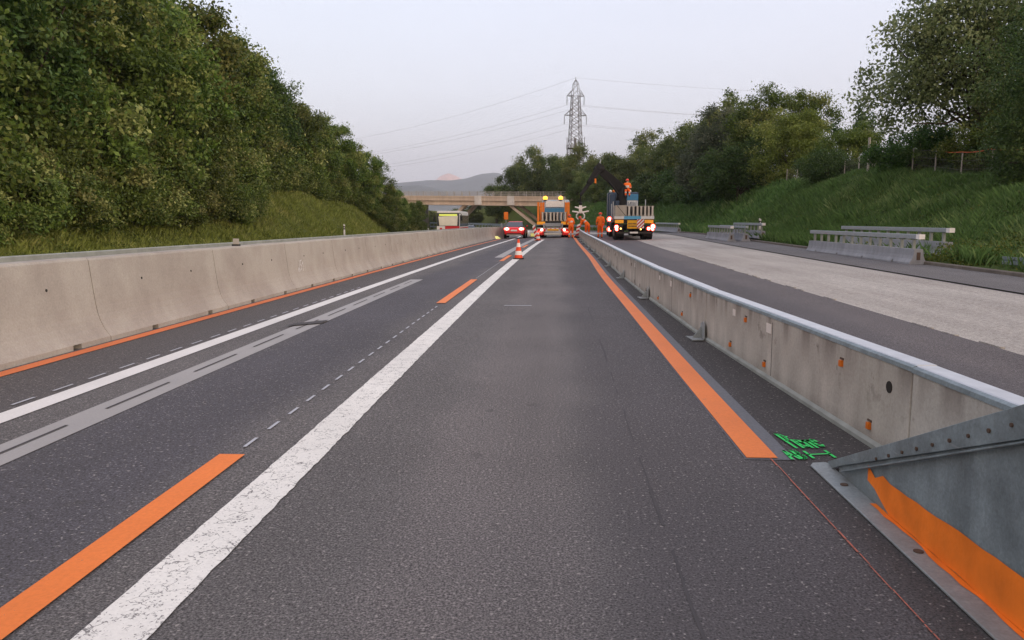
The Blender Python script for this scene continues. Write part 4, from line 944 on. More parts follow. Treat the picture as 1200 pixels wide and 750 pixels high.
# ------------------------------------------------------------------ people
def person(label, loc, rz, J, seated=False):
    """J: joint positions (local). One skinned body, clothing as shells cut from it."""
    o = empty('person', loc, rz, label, 'person')
    names = ['pelvis', 'waist', 'chest', 'neck', 'head', 'top']
    V = []; Rr = []; E = []; idx = {}
    def v(n, p, r): idx[n] = len(V); V.append(Vector(p)); Rr.append(r)
    v('pelvis', J['pelvis'], (.16, .12)); v('waist', J['waist'], (.145, .11)); v('chest', J['chest'], (.17, .13)); v('neck', J['neck'], (.065, .065)); v('jaw', J['jaw'], (.075, .085)); v('head', J['head'], (.085, .1)); v('crown', J['crown'], (.06, .07))
    E += [('pelvis', 'waist'), ('waist', 'chest'), ('chest', 'neck'), ('neck', 'jaw'), ('jaw', 'head'), ('head', 'crown')]
    for s2, S in (('l', 'l'), ('r', 'r')):
        v(S + 'sh', J[S + 'sh'], (.075, .075)); v(S + 'el', J[S + 'el'], (.052, .052)); v(S + 'wr', J[S + 'wr'], (.034, .03)); 
        d = (Vector(J[S + 'wr']) - Vector(J[S + 'el'])).normalized(); wv = Vector(J[S + 'wr'])
        v(S + 'palm', wv + d * .07, (.038, .022))
        E += [('chest', S + 'sh'), (S + 'sh', S + 'el'), (S + 'el', S + 'wr'), (S + 'wr', S + 'palm')]
        side = d.cross(Vector((0, 1, .1))).normalized()
        curl = side.cross(d).normalized()
        for f, (off, ln) in enumerate(((-.03, .065), (-.01, .078), (.01, .074), (.03, .058))):
            b0 = wv + d * .10 + side * off; v(f'{S}f{f}a', b0, (.0095, .0095)); v(f'{S}f{f}b', b0 + d * ln * .55 + curl * .01, (.009, .009)); v(f'{S}f{f}c', b0 + d * ln * .9 + curl * .035, (.008, .008))
            E += [(S + 'palm', f'{S}f{f}a'), (f'{S}f{f}a', f'{S}f{f}b'), (f'{S}f{f}b', f'{S}f{f}c')]
        t0 = wv + d * .035 - side * .04; v(S + 'ta', t0 + curl * .01, (.011, .011)); v(S + 'tb', t0 + d * .045 - side * .015 + curl * .025, (.0095, .0095)); E += [(S + 'wr', S + 'ta'), (S + 'ta', S + 'tb')]
        v(S + 'hip', J[S + 'hip'], (.105, .105)); v(S + 'kn', J[S + 'kn'], (.072, .072)); v(S + 'an', J[S + 'an'], (.048, .048)); v(S + 'toe', J[S + 'toe'], (.045, .04))
        E += [('pelvis', S + 'hip'), (S + 'hip', S + 'kn'), (S + 'kn', S + 'an'), (S + 'an', S + 'toe')]
    me = bpy.data.meshes.new('tmp'); me.from_pydata([tuple(p) for p in V], [(idx[a], idx[b]) for a, b in E], [])
    to = bpy.data.objects.new('tmp', me); col.objects.link(to); sk = to.modifiers.new('s', 'SKIN'); sk.use_smooth_shade = True
    for i, r in enumerate(Rr): me.skin_vertices[0].data[i].radius = r
    me.skin_vertices[0].data[0].use_root = True
    sb = to.modifiers.new('b', 'SUBSURF'); sb.levels = 1; sb.render_levels = 1
    dg = bpy.context.evaluated_depsgraph_get(); ev = bpy.data.meshes.new_from_object(to.evaluated_get(dg)); bpy.data.objects.remove(to)
    bones = {'torso': [('pelvis', 'waist'), ('waist', 'chest'), ('chest', 'lsh'), ('chest', 'rsh')], 'arm': [('lsh', 'lel'), ('lel', 'lwr'), ('rsh', 'rel'), ('rel', 'rwr')], 'leg': [('lhip', 'lkn'), ('lkn', 'lan'), ('rhip', 'rkn'), ('rkn', 'ran'), ('pelvis', 'lhip'), ('pelvis', 'rhip')],
             'foot': [('lan', 'ltoe'), ('ran', 'rtoe')], 'skin': [('chest', 'neck'), ('neck', 'jaw'), ('jaw', 'head'), ('head', 'crown'), ('lwr', 'lpalm'), ('rwr', 'rpalm')] + [(f'{S}palm', f'{S}f{f}{c}') for S in 'lr' for f in range(4) for c in 'ac'] + [(f'{S}wr', f'{S}t{c}') for S in 'lr' for c in 'ab']}
    def dseg(p, a, b):
        ab = b - a; t = max(0, min(1, (p - a).dot(ab) / max(1e-9, ab.length_squared))); return (p - a - ab * t).length, t
    cls = []; ban = []
    for f in ev.polygons:
        best = (9, None, 0, None)
        for k, bl in bones.items():
            for a, b in bl:
                d, t = dseg(f.center, V[idx[a]], V[idx[b]]); d -= (.03 if k in ('torso',) else 0)
                if d < best[0]: best = (d, k, t, (a, b))
        cls.append(best[1]); t = best[2]; bb = best[3]
        ban.append((bb[1] in ('lan', 'ran') and .35 < t < .5) or (bb == ('waist', 'chest') and .2 < t < .45) or (bb[1] in ('lwr', 'rwr') and .3 < t < .5))
    ev.materials.clear(); ev.materials.append(M['skin']); ev.name = 'body'
    for f in ev.polygons: f.material_index = 0
    body = bpy.data.objects.new('body', ev); col.objects.link(body); body.parent = o
    def shell(name, kinds, mt, off, bands=True):
        vm = {}; vs = []; fs = []; mi = []
        for f, c, bn in zip(ev.polygons, cls, ban):
            if c not in kinds: continue
            ff = []
            for vi in f.vertices:
                if vi not in vm: vm[vi] = len(vs); vs.append(tuple(ev.vertices[vi].co + ev.vertices[vi].normal * off))
                ff.append(vm[vi])
            fs.append(ff); mi.append(1 if (bn and bands) else 0)
        mb = MB(); mb.v = vs; mb.f = fs; mb.mi = mi; mb.sm = [True] * len(fs); return mb.build(name, [mt, M['reflect']], o, recalc=False)
    shell('jacket', ('torso', 'arm'), M['hivis'], .018); shell('trousers', ('leg',), M['hivis_dark'], .016); shell('boots', ('foot',), M['boot'], .014, False)
    hd = Vector(J['head']); up = (Vector(J['crown']) - Vector(J['neck'])).normalized(); fw = Vector(J.get('face', (0, 1, 0)))
    hm = MB(); n = 14; Q = up.to_track_quat('Z', 'Y').to_matrix().to_4x4(); base = hd + up * .02
    vs = []; 
    for i in range(7):
        th = R(90) * i / 6
        for j in range(n): ph = 2 * math.pi * j / n; vs.append(base + Q @ Vector((.125 * math.cos(ph) * math.cos(th), .145 * math.sin(ph) * math.cos(th), .13 * math.sin(th))))
    hm.add(vs, [(i * n + j, i * n + (j + 1) % n, (i + 1) * n + (j + 1) % n, (i + 1) * n + j) for i in range(6) for j in range(n)], 0, True)
    hm.tube([base + up * -.006, base + up * .012], [.15, .145], 16)
    hm.build('helmet', M['helmet'], o)
    fw = (fw - up * fw.dot(up)).normalized(); sd_ = fw.cross(up)
    fc = MB(); fp = hd - up * .02 + fw * .10
    fc.sphere(fp + up * -.03 + fw * .012, .016, 6, 0, (1, 1, 1.4)); fc.build('nose', M['skin'], body)
    for s2 in (-1, 1): MB().sphere(fp + sd_ * .035 * s2 + fw * .0, .011, 6).build('eye', M['black'], body); MB().sphere(hd - up * .03 + sd_ * .092 * s2, .022, 6, 0, (.6, 1, 1.3)).build('ear', M['skin'], body)
    MB().box(-.022, .022, -.004, .004, -.004, .004, M_=Matrix.Translation(fp - up * .065)).build('mouth', M['rust'], body)
    return o
stand = dict(pelvis=(0, 0, .95), waist=(0, .0, 1.12), chest=(0, -.01, 1.36), neck=(0, 0, 1.52), jaw=(0, .02, 1.60), head=(0, .02, 1.68), crown=(0, .01, 1.77),
    lsh=(-.19, 0, 1.43), lel=(-.26, -.02, 1.15), lwr=(-.25, .10, .92), rsh=(.19, 0, 1.43), rel=(.26, -.02, 1.15), rwr=(.24, .12, .93),
    lhip=(-.10, 0, .88), lkn=(-.12, .02, .49), lan=(-.13, 0, .09), ltoe=(-.14, .15, .05), rhip=(.10, 0, .88), rkn=(.11, .03, .49), ran=(.12, 0, .09), rtoe=(.14, .15, .05))
w1 = dict(stand, waist=(.0, .02, 1.11), chest=(-.03, .1, 1.32), neck=(-.05, .18, 1.46), jaw=(-.06, .23, 1.52), head=(-.06, .25, 1.59), crown=(-.07, .27, 1.67), lsh=(-.21, .12, 1.38), lel=(-.30, .18, 1.12), lwr=(-.24, .38, 1.0), rsh=(.16, .12, 1.38), rel=(.26, .1, 1.1), rwr=(.2, .3, .95))
w2 = dict(stand, pelvis=(0, -.05, .92), waist=(-.08, .06, 1.07), chest=(-.26, .2, 1.26), neck=(-.38, .27, 1.36), jaw=(-.45, .29, 1.39), head=(-.50, .30, 1.44), crown=(-.56, .31, 1.51), lsh=(-.42, .08, 1.28), lel=(-.52, .1, 1.0), lwr=(-.55, .22, .75), rsh=(-.2, .34, 1.28), rel=(-.34, .46, 1.02), rwr=(-.5, .45, .78), face=(-.6, .5, -.5))
seat = dict(stand, pelvis=(0, 0, .0), waist=(0, .0, .17), chest=(0, .02, .41), neck=(0, .03, .57), jaw=(0, .05, .65), head=(0, .05, .73), crown=(0, .04, .82), lsh=(-.19, .02, .48), lel=(-.27, .08, .22), lwr=(-.2, -.12, .2), rsh=(.19, .02, .48), rel=(.27, .08, .22), rwr=(.2, -.12, .2),
    lhip=(-.1, -.02, -.03), lkn=(-.14, -.42, .0), lan=(-.14, -.45, -.40), ltoe=(-.14, -.58, -.44), rhip=(.1, -.02, -.03), rkn=(.14, -.42, .0), ran=(.14, -.45, -.40), rtoe=(.14, -.58, -.44), face=(0, -1, 0))
person('worker in orange and red helmet stooping at the right rear corner of the orange truck', (1.53, 58.2, gz(1.5, 58) + .004), R(12), w1)
person('worker in orange workwear bending forward over the far low barrier, below the white clamp', (2.85, 61.0, gz(3, 61) + .004), R(8), w2)
person('worker in orange workwear standing upright left of the crane truck, facing away', (3.60, 57.5, gz(3.6, 57) + .004), R(5), stand)
person('crane operator in orange sitting high on the black crane seat', RT2 @ Vector((.15, CY + .02, 3.5)), TR, seat, True)

# ------------------------------------------------------------------ bridge
BL = Vector((-46, 190, 0)); BR = Vector((3.2, 168.9, 0)); bd = (BR - BL).normalized(); blen = (BR - BL).length
BRG = empty('road_bridge', BL, math.atan2(bd.y, bd.x), 'beige concrete road bridge crossing over the motorway in the distance', 'bridge')
zL, zR = 5.2, 4.25
bz = lambda t: zL + (zR - zL) * t / blen
def span(name, y0, y1, a, b_, mt, t0=0, t1=None, par=BRG):
    t1 = t1 or blen; m = MB(); vs = []
    for t in (t0, t1): vs += [(t, y0, bz(t) + a), (t, y1, bz(t) + a), (t, y1, bz(t) + b_), (t, y0, bz(t) + b_)]
    m.add(vs, [(0, 1, 2, 3), (4, 5, 6, 7), (0, 1, 5, 4), (1, 2, 6, 5), (2, 3, 7, 6), (3, 0, 4, 7)]); return m.build(name, mt, par)
span('girder', .35, 7.3, 0, .95, M['conc_bridge']); span('deck_edge', 0, .35, .98, 2.0, M['conc_bridge']); span('deck_edge', 7.3, 7.6, .98, 2.0, M['conc_bridge']); span('deck', .36, 7.29, .96, 1.4, M['conc_bridge'])
span('edge_band', -.08, .0, 1.75, 2.06, M['conc_bridge']); span('lower_rim', .1, .35, .0, .22, M['conc_bridge'])
tX = lambda px, Y: None
def t_at(X): return (X - BL.x) / bd.x
for X, w_ in ((-15.9, 1.7), (-8.5, 1.7)):
    t = t_at(X); span('side_panel', -.2, .34, .12, 2.1, M['conc_panel'], t - w_ / 2, t + w_ / 2)
for yy in (.1, 7.45):
    rl = MB()
    for zz in (1.05, .7, .4):
        vs = []
        for t in (0, blen): vs += [(t, yy - .03, bz(t) + 2.0 + zz - .03), (t, yy + .03, bz(t) + 2.0 + zz - .03), (t, yy + .03, bz(t) + 2.0 + zz + .03), (t, yy - .03, bz(t) + 2.0 + zz + .03)]
        rl.add(vs, [(0, 1, 5, 4), (1, 2, 6, 5), (2, 3, 7, 6), (3, 0, 4, 7)])
    q = rl.build('railing', M['post'], BRG)
    t = .5
    while t < blen: MB().box(t - .05, t + .05, yy - .05, yy + .05, bz(t) + 2.0, bz(t) + 3.1).build('railing_post', M['post'], q); t += 2.0
for t0, t1, zz in ((t_at(-9.0), t_at(-3.6), .2), (t_at(-19.6), t_at(-25), -.7)):
    for y0 in (.8, 5.6):
        b0 = bz(t0); MB().add([(t0 - .5, y0, b0), (t0 + .5, y0, b0), (t1 + .55, y0, zz), (t1 - .35, y0, zz), (t0 - .5, y0 + .9, b0), (t0 + .5, y0 + .9, b0), (t1 + .55, y0 + .9, zz), (t1 - .35, y0 + .9, zz)], [(0, 1, 2, 3), (4, 5, 6, 7), (0, 1, 5, 4), (1, 2, 6, 5), (2, 3, 7, 6), (3, 0, 4, 7)]).build('leg', M['conc_bridge'], BRG)
MB().box(t_at(-40), t_at(-32), .2, 7.4, -1, 5.1).build('abutment', M['conc_dim'], BRG); MB().box(t_at(.5), t_at(3.1), .2, 7.4, -1, 4.3).build('abutment', M['conc_grey'], BRG)
o = tag(MB().box(-.4, .4, 0, 26, 0, 1.9).build('retaining_wall', M['conc_dim']), 'grey retaining wall left of the bus, under the bridge', 'wall'); o.location = (-24, 150, -.8); o.rotation_euler = (0, 0, R(14))

# ------------------------------------------------------------------ pylon and power lines
PX, PY = 7.6, 250.0
PYL = empty('power_pylon', (PX, PY, 5), R(14), 'grey lattice power pylon with two crossarms rising behind the trees', 'pylon')
Hp = 39.6; hwid = lambda z: lerp_t(z, [(0, 3.3), (12, 2.2), (24, 1.55), (29, 1.35), (34, 1.1)])
lv = [0, 4, 8, 11.5, 14, 16.4, 18.6, 20.8, 22.8, 24.8, 26.6, 28.4, 30.2, 32, 34]
L = MB(); r = .085
corners = [(-1, -1), (1, -1), (1, 1), (-1, 1)]
for z0, z1 in zip(lv, lv[1:]):
    a, b_ = hwid(z0), hwid(z1)
    for i, (cx_, cy_) in enumerate(corners):
        dx_, dy_ = corners[(i + 1) % 4]
        L.tube([(cx_ * a, cy_ * a, z0), (cx_ * b_, cy_ * b_, z1)], r * 1.35, 4, smooth=False)
        L.tube([(cx_ * a, cy_ * a, z0), (dx_ * b_, dy_ * b_, z1)], r * .8, 4, smooth=False); L.tube([(dx_ * a, dy_ * a, z0), (cx_ * b_, cy_ * b_, z1)], r * .8, 4, smooth=False)
        L.tube([(cx_ * b_, cy_ * b_, z1), (dx_ * b_, dy_ * b_, z1)], r * .7, 4, smooth=False)
for i, (cx_, cy_) in enumerate(corners): L.tube([(cx_ * 1.1, cy_ * 1.1, 34), (cx_ * .7, cy_ * .7, 37.6), (cx_ * .1, cy_ * .1, 38.8)], r, 4, smooth=False); L.tube([(cx_ * 1.1, cy_ * 1.1, 34), (-cx_ * .8, cy_ * .8, 36), (cx_ * .7, cy_ * .7, 37.6)], r * .6, 4, smooth=False)
L.tube([(0, 0, 38), (0, 0, Hp)], r, 4); L.tube([(-.9, 0, 37.6), (.9, 0, 37.6)], r, 4)
L.build('lattice_mast', M['pylon'], PYL)
for z, hw in ((34.0, 2.7), (28.2, 3.5)):
    hm_ = hwid(z)
    for s2 in (-1, 1):
        A = MB()
        for cy_ in (-hm_, hm_):
            A.tube([(s2 * hm_, cy_, z), (s2 * hw, 0, z)], r, 4); A.tube([(s2 * hm_, cy_, z + 1.7), (s2 * hw, 0, z)], r, 4)
        for k in range(1, 4):
            f_ = k / 4; A.tube([(s2 * (hm_ + (hw - hm_) * f_), hm_ * (1 - f_), z), (s2 * (hm_ + (hw - hm_) * f_), -hm_ * (1 - f_), z)], r * .6, 4)
            A.tube([(s2 * (hm_ + (hw - hm_) * f_), 0, z), (s2 * (hm_ + (hw - hm_) * f_), 0, z + 1.7 * (1 - f_))], r * .6, 4)
        q = A.build('crossarm', M['pylon'], PYL)
        I = MB(); I.tube([(s2 * hw, 0, z), (s2 * hw, 0, z - 2.7)], .05, 6)
        for k in range(9): I.tube([(s2 * hw, 0, z - .35 - k * .26), (s2 * hw, 0, z - .43 - k * .26)], [.23, .12], 8)
        I.build('insulator', M['insul'], q)
for z in (18.2, 15.0): 
    A = MB(); a = hwid(z) + .35
    A.box(-a, a, -a, a, z, z + .12)
    for i in range(4): A.tube([(corners[i][0] * a, corners[i][1] * a, z + 1.1), (corners[(i + 1) % 4][0] * a, corners[(i + 1) % 4][1] * a, z + 1.1)], .05, 4); A.tube([(corners[i][0] * a, corners[i][1] * a, z), (corners[i][0] * a, corners[i][1] * a, z + 1.1)], .05, 4)
    A.build('platform', M['pylon'], PYL)
for x, z0, z1 in ((-2.6, 15.4, 21.6), (3.0, 15.2, 21.8)):
    A = MB(); A.tube([(x, 0, z0), (x, 0, z1)], .09, 6); A.tube([(x, 0, z1 - .5), (x * .4, 0, z1 - .5)], .04, 4); A.tube([(x, 0, z0 + .5), (x * .4, 0, z0 + .5)], .04, 4); A.build('antenna', M['pylon'], PYL)
MB().box(.9, 1.5, -.3, .3, 15.3, 18).build('equipment_cabinet', M['iron'], PYL); MB().sphere((3.6, -.2, 17), .35, 8, 0, (1, .4, 1)).build('dish', M['pylon'], PYL)
MB().box(-.35, .3, -.2, .2, 18.3, 21.4).build('cable_tray', M['pylon'], PYL)
Rp = Matrix.Translation((PX, PY, 5)) @ Matrix.Rotation(R(14), 4, 'Z')
def wire(p, q, sag, label):
    m = MB(); n = 24; P = []
    for k in range(n + 1):
        t = k / n; v_ = p.lerp(q, t); P.append(v_ + Vector((0, 0, -4 * sag * t * (1 - t))))
    m.tube(P, .03, 4, cap=False); tag(m.build('power_line', M['cable']), label, 'power line', 'power lines on the pylon')
att = [(-2.7, 31.3, 'upper left insulator'), (2.7, 31.3, 'upper right insulator'), (-3.5, 25.5, 'lower left insulator'), (3.5, 25.5, 'lower right insulator'), (0, 39.4, 'mast top')]
for x, z, nm in att:
    p = Rp @ Vector((x, 0, z))
    wire(p, Vector((320 + x, 250 + x, p.z + 5)), 9, f'thin power line running right from the pylon {nm}')
    wire(p, Vector((-150 + x, 400, p.z - 6 - (.0 if z < 35 else 2))), 5, f'thin power line running left from the pylon {nm}')

# ------------------------------------------------------------------ foliage
def leaf_mesh(name, P, Hh_, leaf, rng, mt, up_bias=.3, aspect=.55):
    """P: (n,3) leaf centres; Hh_: twig tint per leaf"""
    n = len(P); d = rng.normal(size=(n, 3)); d /= np.linalg.norm(d, axis=1)[:, None]
    nrm = rng.normal(size=(n, 3)); nrm[:, 2] += up_bias * 2; nrm -= d * (nrm * d).sum(1)[:, None]; nrm /= np.linalg.norm(nrm, axis=1)[:, None]
    s_ = np.cross(d, nrm); L_ = leaf * rng.uniform(.6, 1.3, n)[:, None]
    vs = np.stack([P - d * L_ / 2, P + s_ * L_ * aspect / 2 + nrm * L_ * .08, P + d * L_ / 2, P - s_ * L_ * aspect / 2 + nrm * L_ * .08], 1).reshape(-1, 3)
    return quads(name, vs, n, rng.uniform(0, 1, n), Hh_, mt)
def quads(name, vs, n, T_, Hh_, mt):
    me = bpy.data.meshes.new(name); me.vertices.add(4 * n); me.vertices.foreach_set('co', vs.astype(np.float32).ravel())
    me.loops.add(4 * n); me.loops.foreach_set('vertex_index', np.arange(4 * n, dtype=np.int32))
    me.polygons.add(n); me.polygons.foreach_set('loop_start', np.arange(0, 4 * n, 4, dtype=np.int32)); me.polygons.foreach_set('loop_total', np.full(n, 4, dtype=np.int32))
    for nm, val in (('t', T_), ('h', Hh_)):
        a = me.attributes.new(nm, 'FLOAT', 'FACE'); a.data.foreach_set('value', np.asarray(val, dtype=np.float32))
    me.materials.append(mt); me.update(calc_edges=True); return me
def crown_points(rng, lobes, n_cl, per, cr_, hollow=.55, rough=.25, pull=.42):
    """clumps of leaves through lobes (centre, radii)"""
    vol = np.array([l[1][0] * l[1][1] * l[1][2] for l in lobes]) ** .75; vol /= vol.sum()
    C = []
    for li, l in enumerate(lobes):
        m = int(n_cl * vol[li]); d = rng.normal(size=(m, 3)); d /= np.linalg.norm(d, axis=1)[:, None]
        rr = hollow + (1 - hollow) * rng.uniform(0, 1, m) ** .6
        ph = np.arctan2(d[:, 1], d[:, 0]); bumpy = 1 + rough * (np.sin(ph * 3 + li * 1.7) * .4 + np.sin(d[:, 2] * 5 + ph * 5 + li) * .35 + rng.normal(size=m) * .35)
        C.append(np.array(l[0]) + d * np.array(l[1]) * (rr * bumpy)[:, None])
    C = np.concatenate(C); m = len(C)
    bigs = C[rng.choice(m, max(6, m // 9), replace=False)]            # boughs: draw the clumps together around them
    dist = ((C[:, None, :] - bigs[None]) ** 2).sum(2); near = dist.argmin(1); C = C + (bigs[near] - C) * pull
    bh = rng.uniform(0, 1, len(bigs)) ** 1.3; cnt = rng.integers(int(per * .5), int(per * 1.5), m); R_ = cr_ * rng.uniform(.6, 1.4, m)
    hue = np.clip(bh[near] * .75 + rng.uniform(-.1, .35, m), 0, 1)
    idx = np.repeat(np.arange(m), cnt); P = C[idx] + rng.normal(size=(len(idx), 3)) * R_[idx][:, None] * np.array([.6, .6, .42])
    return P, np.clip(hue[idx] + rng.normal(size=len(idx)) * .12, 0, 1), C
def make_plant(name, seed, lobes, n_cl, per, cr_, leaf, mt, trunk=None, hollow=.55, rough=.25, nb=14, up_bias=.3, pull=.42):
    rng = np.random.default_rng(seed); P, h, C = crown_points(rng, lobes, n_cl, per, cr_, hollow, rough, pull)
    keep = P[:, 2] > .02; P = P[keep]; h = h[keep]
    cm = leaf_mesh('crown', P, h, leaf, rng, mt, up_bias)
    t = MB(); r0, ht = trunk or (.08, .6); rnd = random.Random(seed)
    tops = [Vector(l[0]) for l in lobes]; top = max(tops, key=lambda v: v.z)
    pts = [Vector((0, 0, -.3))]
    for k in range(1, 6): pts.append(Vector((top.x * k / 5 + rnd.uniform(-.1, .1) * ht * .3, top.y * k / 5 + rnd.uniform(-.1, .1) * ht * .3, top.z * k / 5)))
    t.tube(pts, [r0 * 1.25, r0, r0 * .85, r0 * .68, r0 * .5, r0 * .25], 8)
    for _ in range(nb):
        c = Vector(C[rng.integers(len(C))]); f_ = rnd.uniform(.2, .8); a = pts[0].lerp(top, f_); mid = a.lerp(c, .5) + Vector((0, 0, -.1 * (c - a).length)); rb_ = r0 * (1 - f_) * .6 + .015
        t.tube([a, mid, c], [rb_, rb_ * .6, rb_ * .2], 5)
    tm = t.build('trunk', M['wood_d']); o = empty(name, (0, 0, 0)); tm.parent = o
    c_o = bpy.data.objects.new('crown', cm); col.objects.link(c_o); c_o.parent = o; return o
def place(proto, used, x, y, z, s_, rz, label, group, cat='tree', sz=None):
    o = proto if id(proto) not in used else copy_tree(proto); used.add(id(proto)); o.location = (x, y, z); o.scale = (s_, s_, sz or s_); o.rotation_euler = (0, 0, rz); o.name = proto.name.split('.')[0]
    return tag(o, label, cat, group)
used = set()
LT = [make_plant('broadleaf_tree', 10 + k, lb, 800, 42, .48, .225, M['leaf_wood'], (.22, 8), hollow=.6) for k, lb in enumerate([
    [((0, 0, 6.5), (3.4, 3.4, 4.2)), ((1.6, -.8, 4.2), (2.6, 2.4, 2.6)), ((-1.7, .6, 4.6), (2.6, 2.6, 2.8))],
    [((.3, 0, 7.0), (3.0, 3.0, 3.8)), ((-1.2, -1, 4.6), (3.0, 2.6, 3.0)), ((1.8, 1, 5.2), (2.3, 2.3, 2.4)), ((0, -1.6, 8.6), (1.6, 1.6, 1.6))],
    [((0, 0, 6.0), (3.8, 3.6, 3.4)), ((1.2, 1.2, 8.2), (2.0, 2.0, 2.2)), ((-1.6, -1, 7.4), (1.8, 2.0, 2.0)), ((0, -1.5, 3.4), (3.0, 2.2, 2.2))]])]
LB2 = [make_plant('leafy_shrub', 30 + k, lb, 300, 42, .38, .165, M['leaf_bush'], (.06, 2), hollow=.5, nb=8) for k, lb in enumerate([
    [((0, 0, 1.3), (2.2, 1.8, 1.5)), ((1, .3, 2.2), (1.2, 1.2, 1.2))], [((0, 0, 1.6), (1.7, 1.7, 1.9)), ((-1.1, 0, 1.0), (1.4, 1.3, 1.1))]])]
GR = make_plant('broadleaf_tree', 50, [((0, 0, 6.4), (3.4, 3.4, 4.4)), ((1.5, -1, 4), (2.8, 2.5, 3))], 800, 42, .48, .215, M['leaf_green'], (.22, 8), hollow=.6)
rnd = random.Random(21); GL = 'trees of the wood on the left bank'
front = [(-25.2, 28, 1.2), (-25.2, 35, 1.2), (-25.6, 42, 1.24), (-26, 49, 1.26), (-26.6, 56, 1.24), (-27.6, 63, 1.22), (-29, 70.5, 1.18), (-29.4, 78, 1.15), (-29.2, 86, 1.10), (-28.2, 94, 1.02), (-26.4, 102, .95), (-24.4, 109.5, .86), (-22.6, 116, .78), (-20.2, 121, .66), (-17.4, 127, .6)]
for i, (u, y, s_) in enumerate(front):
    x = u + cx(y); pr = GR if i in (1, 7) else LT[i % 3]
    lab = ['huge tree cut by the left picture edge, at the near end of the left wood', 'fresh green tree near the left picture edge', 'brownish green tree behind the upper left barriers'][i] if i < 3 else ('last low tree of the left wood, next to the bridge' if i == 14 else f'bank-edge tree of the left wood, {ords[i]} from the left picture edge')
    place(pr, used, x, y, tz(x, y) - .4, s_ * 1.02, rnd.uniform(0, 6.28), lab, GL)
back = [(-31, 38, 1.4), (-32, 48, 1.4), (-32, 57, 1.38), (-33, 66, 1.35), (-33, 76, 1.34), (-33, 87, 1.28), (-32, 98, 1.15), (-30, 108, .98), (-38, 44, 1.5), (-39, 60, 1.5), (-41, 76, 1.4), (-30, 29, 1.35)]
for i, (u, y, s_) in enumerate(back):
    x = u + cx(y); place(LT[(i + 1) % 3], used, x, y, tz(x, y) - .3, s_, rnd.uniform(0, 6.28), 'tall tree deep in the wood on the left bank, only its top showing', GL + ' (rear rows)')
# brush along the foot of the wood
for i in range(50):
    y = 22 + i * 2.15; u = (-21.2 if y < 36 else -22.3) - rnd.uniform(0, .8) if y < 58 else lerp_t(y, [(58, -23.2), (66, -25.6), (92, -26.6), (104, -25), (118, -19.4), (126, -16.2), (131, -14.6)]) - rnd.uniform(0, 1)
    x = u + cx(y); place(LB2[i % 2], used, x, y, tz(x, y) - .2, rnd.uniform(.75, 1.15), rnd.uniform(0, 6.28), 'leafy shrub in the thicket along the foot of the left wood', 'shrubs along the foot of the left wood', 'shrub')
for i in range(26):
    y = 24 + i * 2.9; u = -24.4 - rnd.uniform(0, 1.0) if y < 58 else lerp_t(y, [(58, -25.4), (66, -27.4), (92, -28.4), (104, -27), (118, -23)]) - rnd.uniform(0, 1)
    x = u + cx(y); place(LB2[(i + 1) % 2], used, x, y, tz(x, y) - .2, rnd.uniform(1.3, 1.9), rnd.uniform(0, 6.28), 'tall shrub filling the gap between bank and crowns of the left wood', 'tall shrubs of the left wood', 'shrub')

# right side
def rp(name, seed, x, y, lobes, n_cl, per, cr_, leaf, mt, trunk, label, group=None, cat='tree', **k):
    o = make_plant(name, seed, lobes, n_cl, per, cr_, leaf, mt, trunk, **k); o.location = (x, y, tz(x, y) - .1); return tag(o, label, cat, group)
rp('loose_crowned_tree', 70, 21.4, 42, [((-.3, 0, 6.0), (4.4, 3.6, 3.4)), ((-3.3, 0, 4.2), (2.9, 2.4, 2.1)), ((2.8, 0, 5.6), (3.4, 3, 3.4)), ((2.0, 0, 2.8), (2.8, 2.4, 2.0)), ((.2, 0, 8.7), (3.4, 2.6, 2.0)), ((-2.4, 0, 7.0), (2.7, 2.3, 2.1))], 1900, 21, .5, .22, M['leaf_sparse'], (.2, 5), 'big loose-crowned tree with sky showing through, right of the picture behind the fence', hollow=.12, nb=40, pull=.15)
rp('dark_tree', 71, 18.2, 31.0, [((0, 0, 3.4), (2.4, 2.6, 3.2)), ((1.8, -1, 5.0), (2.6, 2.4, 2.8)), ((.4, .5, 1.5), (2.2, 2.2, 1.7))], 700, 60, .42, .12, M['leaf_dark'], (.15, 4), 'dark green tree cut by the right picture edge', hollow=.5)
rp('dark_tree', 72, 21.8, 34, [((0, 0, 4.6), (3, 3, 3.6))], 400, 60, .5, .14, M['leaf_green'], (.15, 4), 'taller green tree behind the dark one at the right picture edge', hollow=.5)
rp('grey_green_tree', 73, 15.4 + 2, 84, [((0, 0, 5.0), (3.8, 3, 4.4)), ((-1.8, 0, 3), (2.6, 2.4, 3)), ((1.5, 0, 6.6), (2.4, 2, 2.6))], 620, 60, .6, .2, M['leaf_grey'], (.25, 6), 'grey-green tree at the left of the clump on the right bank', hollow=.5)
rp('olive_tree_crown', 74, 21.6, 78, [((0, 0, 6.3), (4.2, 3, 3.4)), ((2.9, 0, 7.3), (2.4, 2.2, 2.0)), ((-2.2, 0, 5.7), (2.8, 2.4, 3.2)), ((0, 0, 3.6), (4.6, 3, 3.6))], 950, 60, .6, .19, M['leaf_wood'], (.3, 8), 'tallest olive green tree in the middle of the clump on the right bank', hollow=.45).name = 'olive_green_tree'
rp('yellowish_tree', 75, 20.6, 72, [((0, 0, 3.4), (3.0, 2.2, 3.2)), ((1.6, 0, 4.4), (2.0, 1.8, 2.2))], 480, 60, .5, .16, M['leaf_yellow'], (.15, 4), 'yellowish bushy tree in front of the tallest olive tree', hollow=.45)
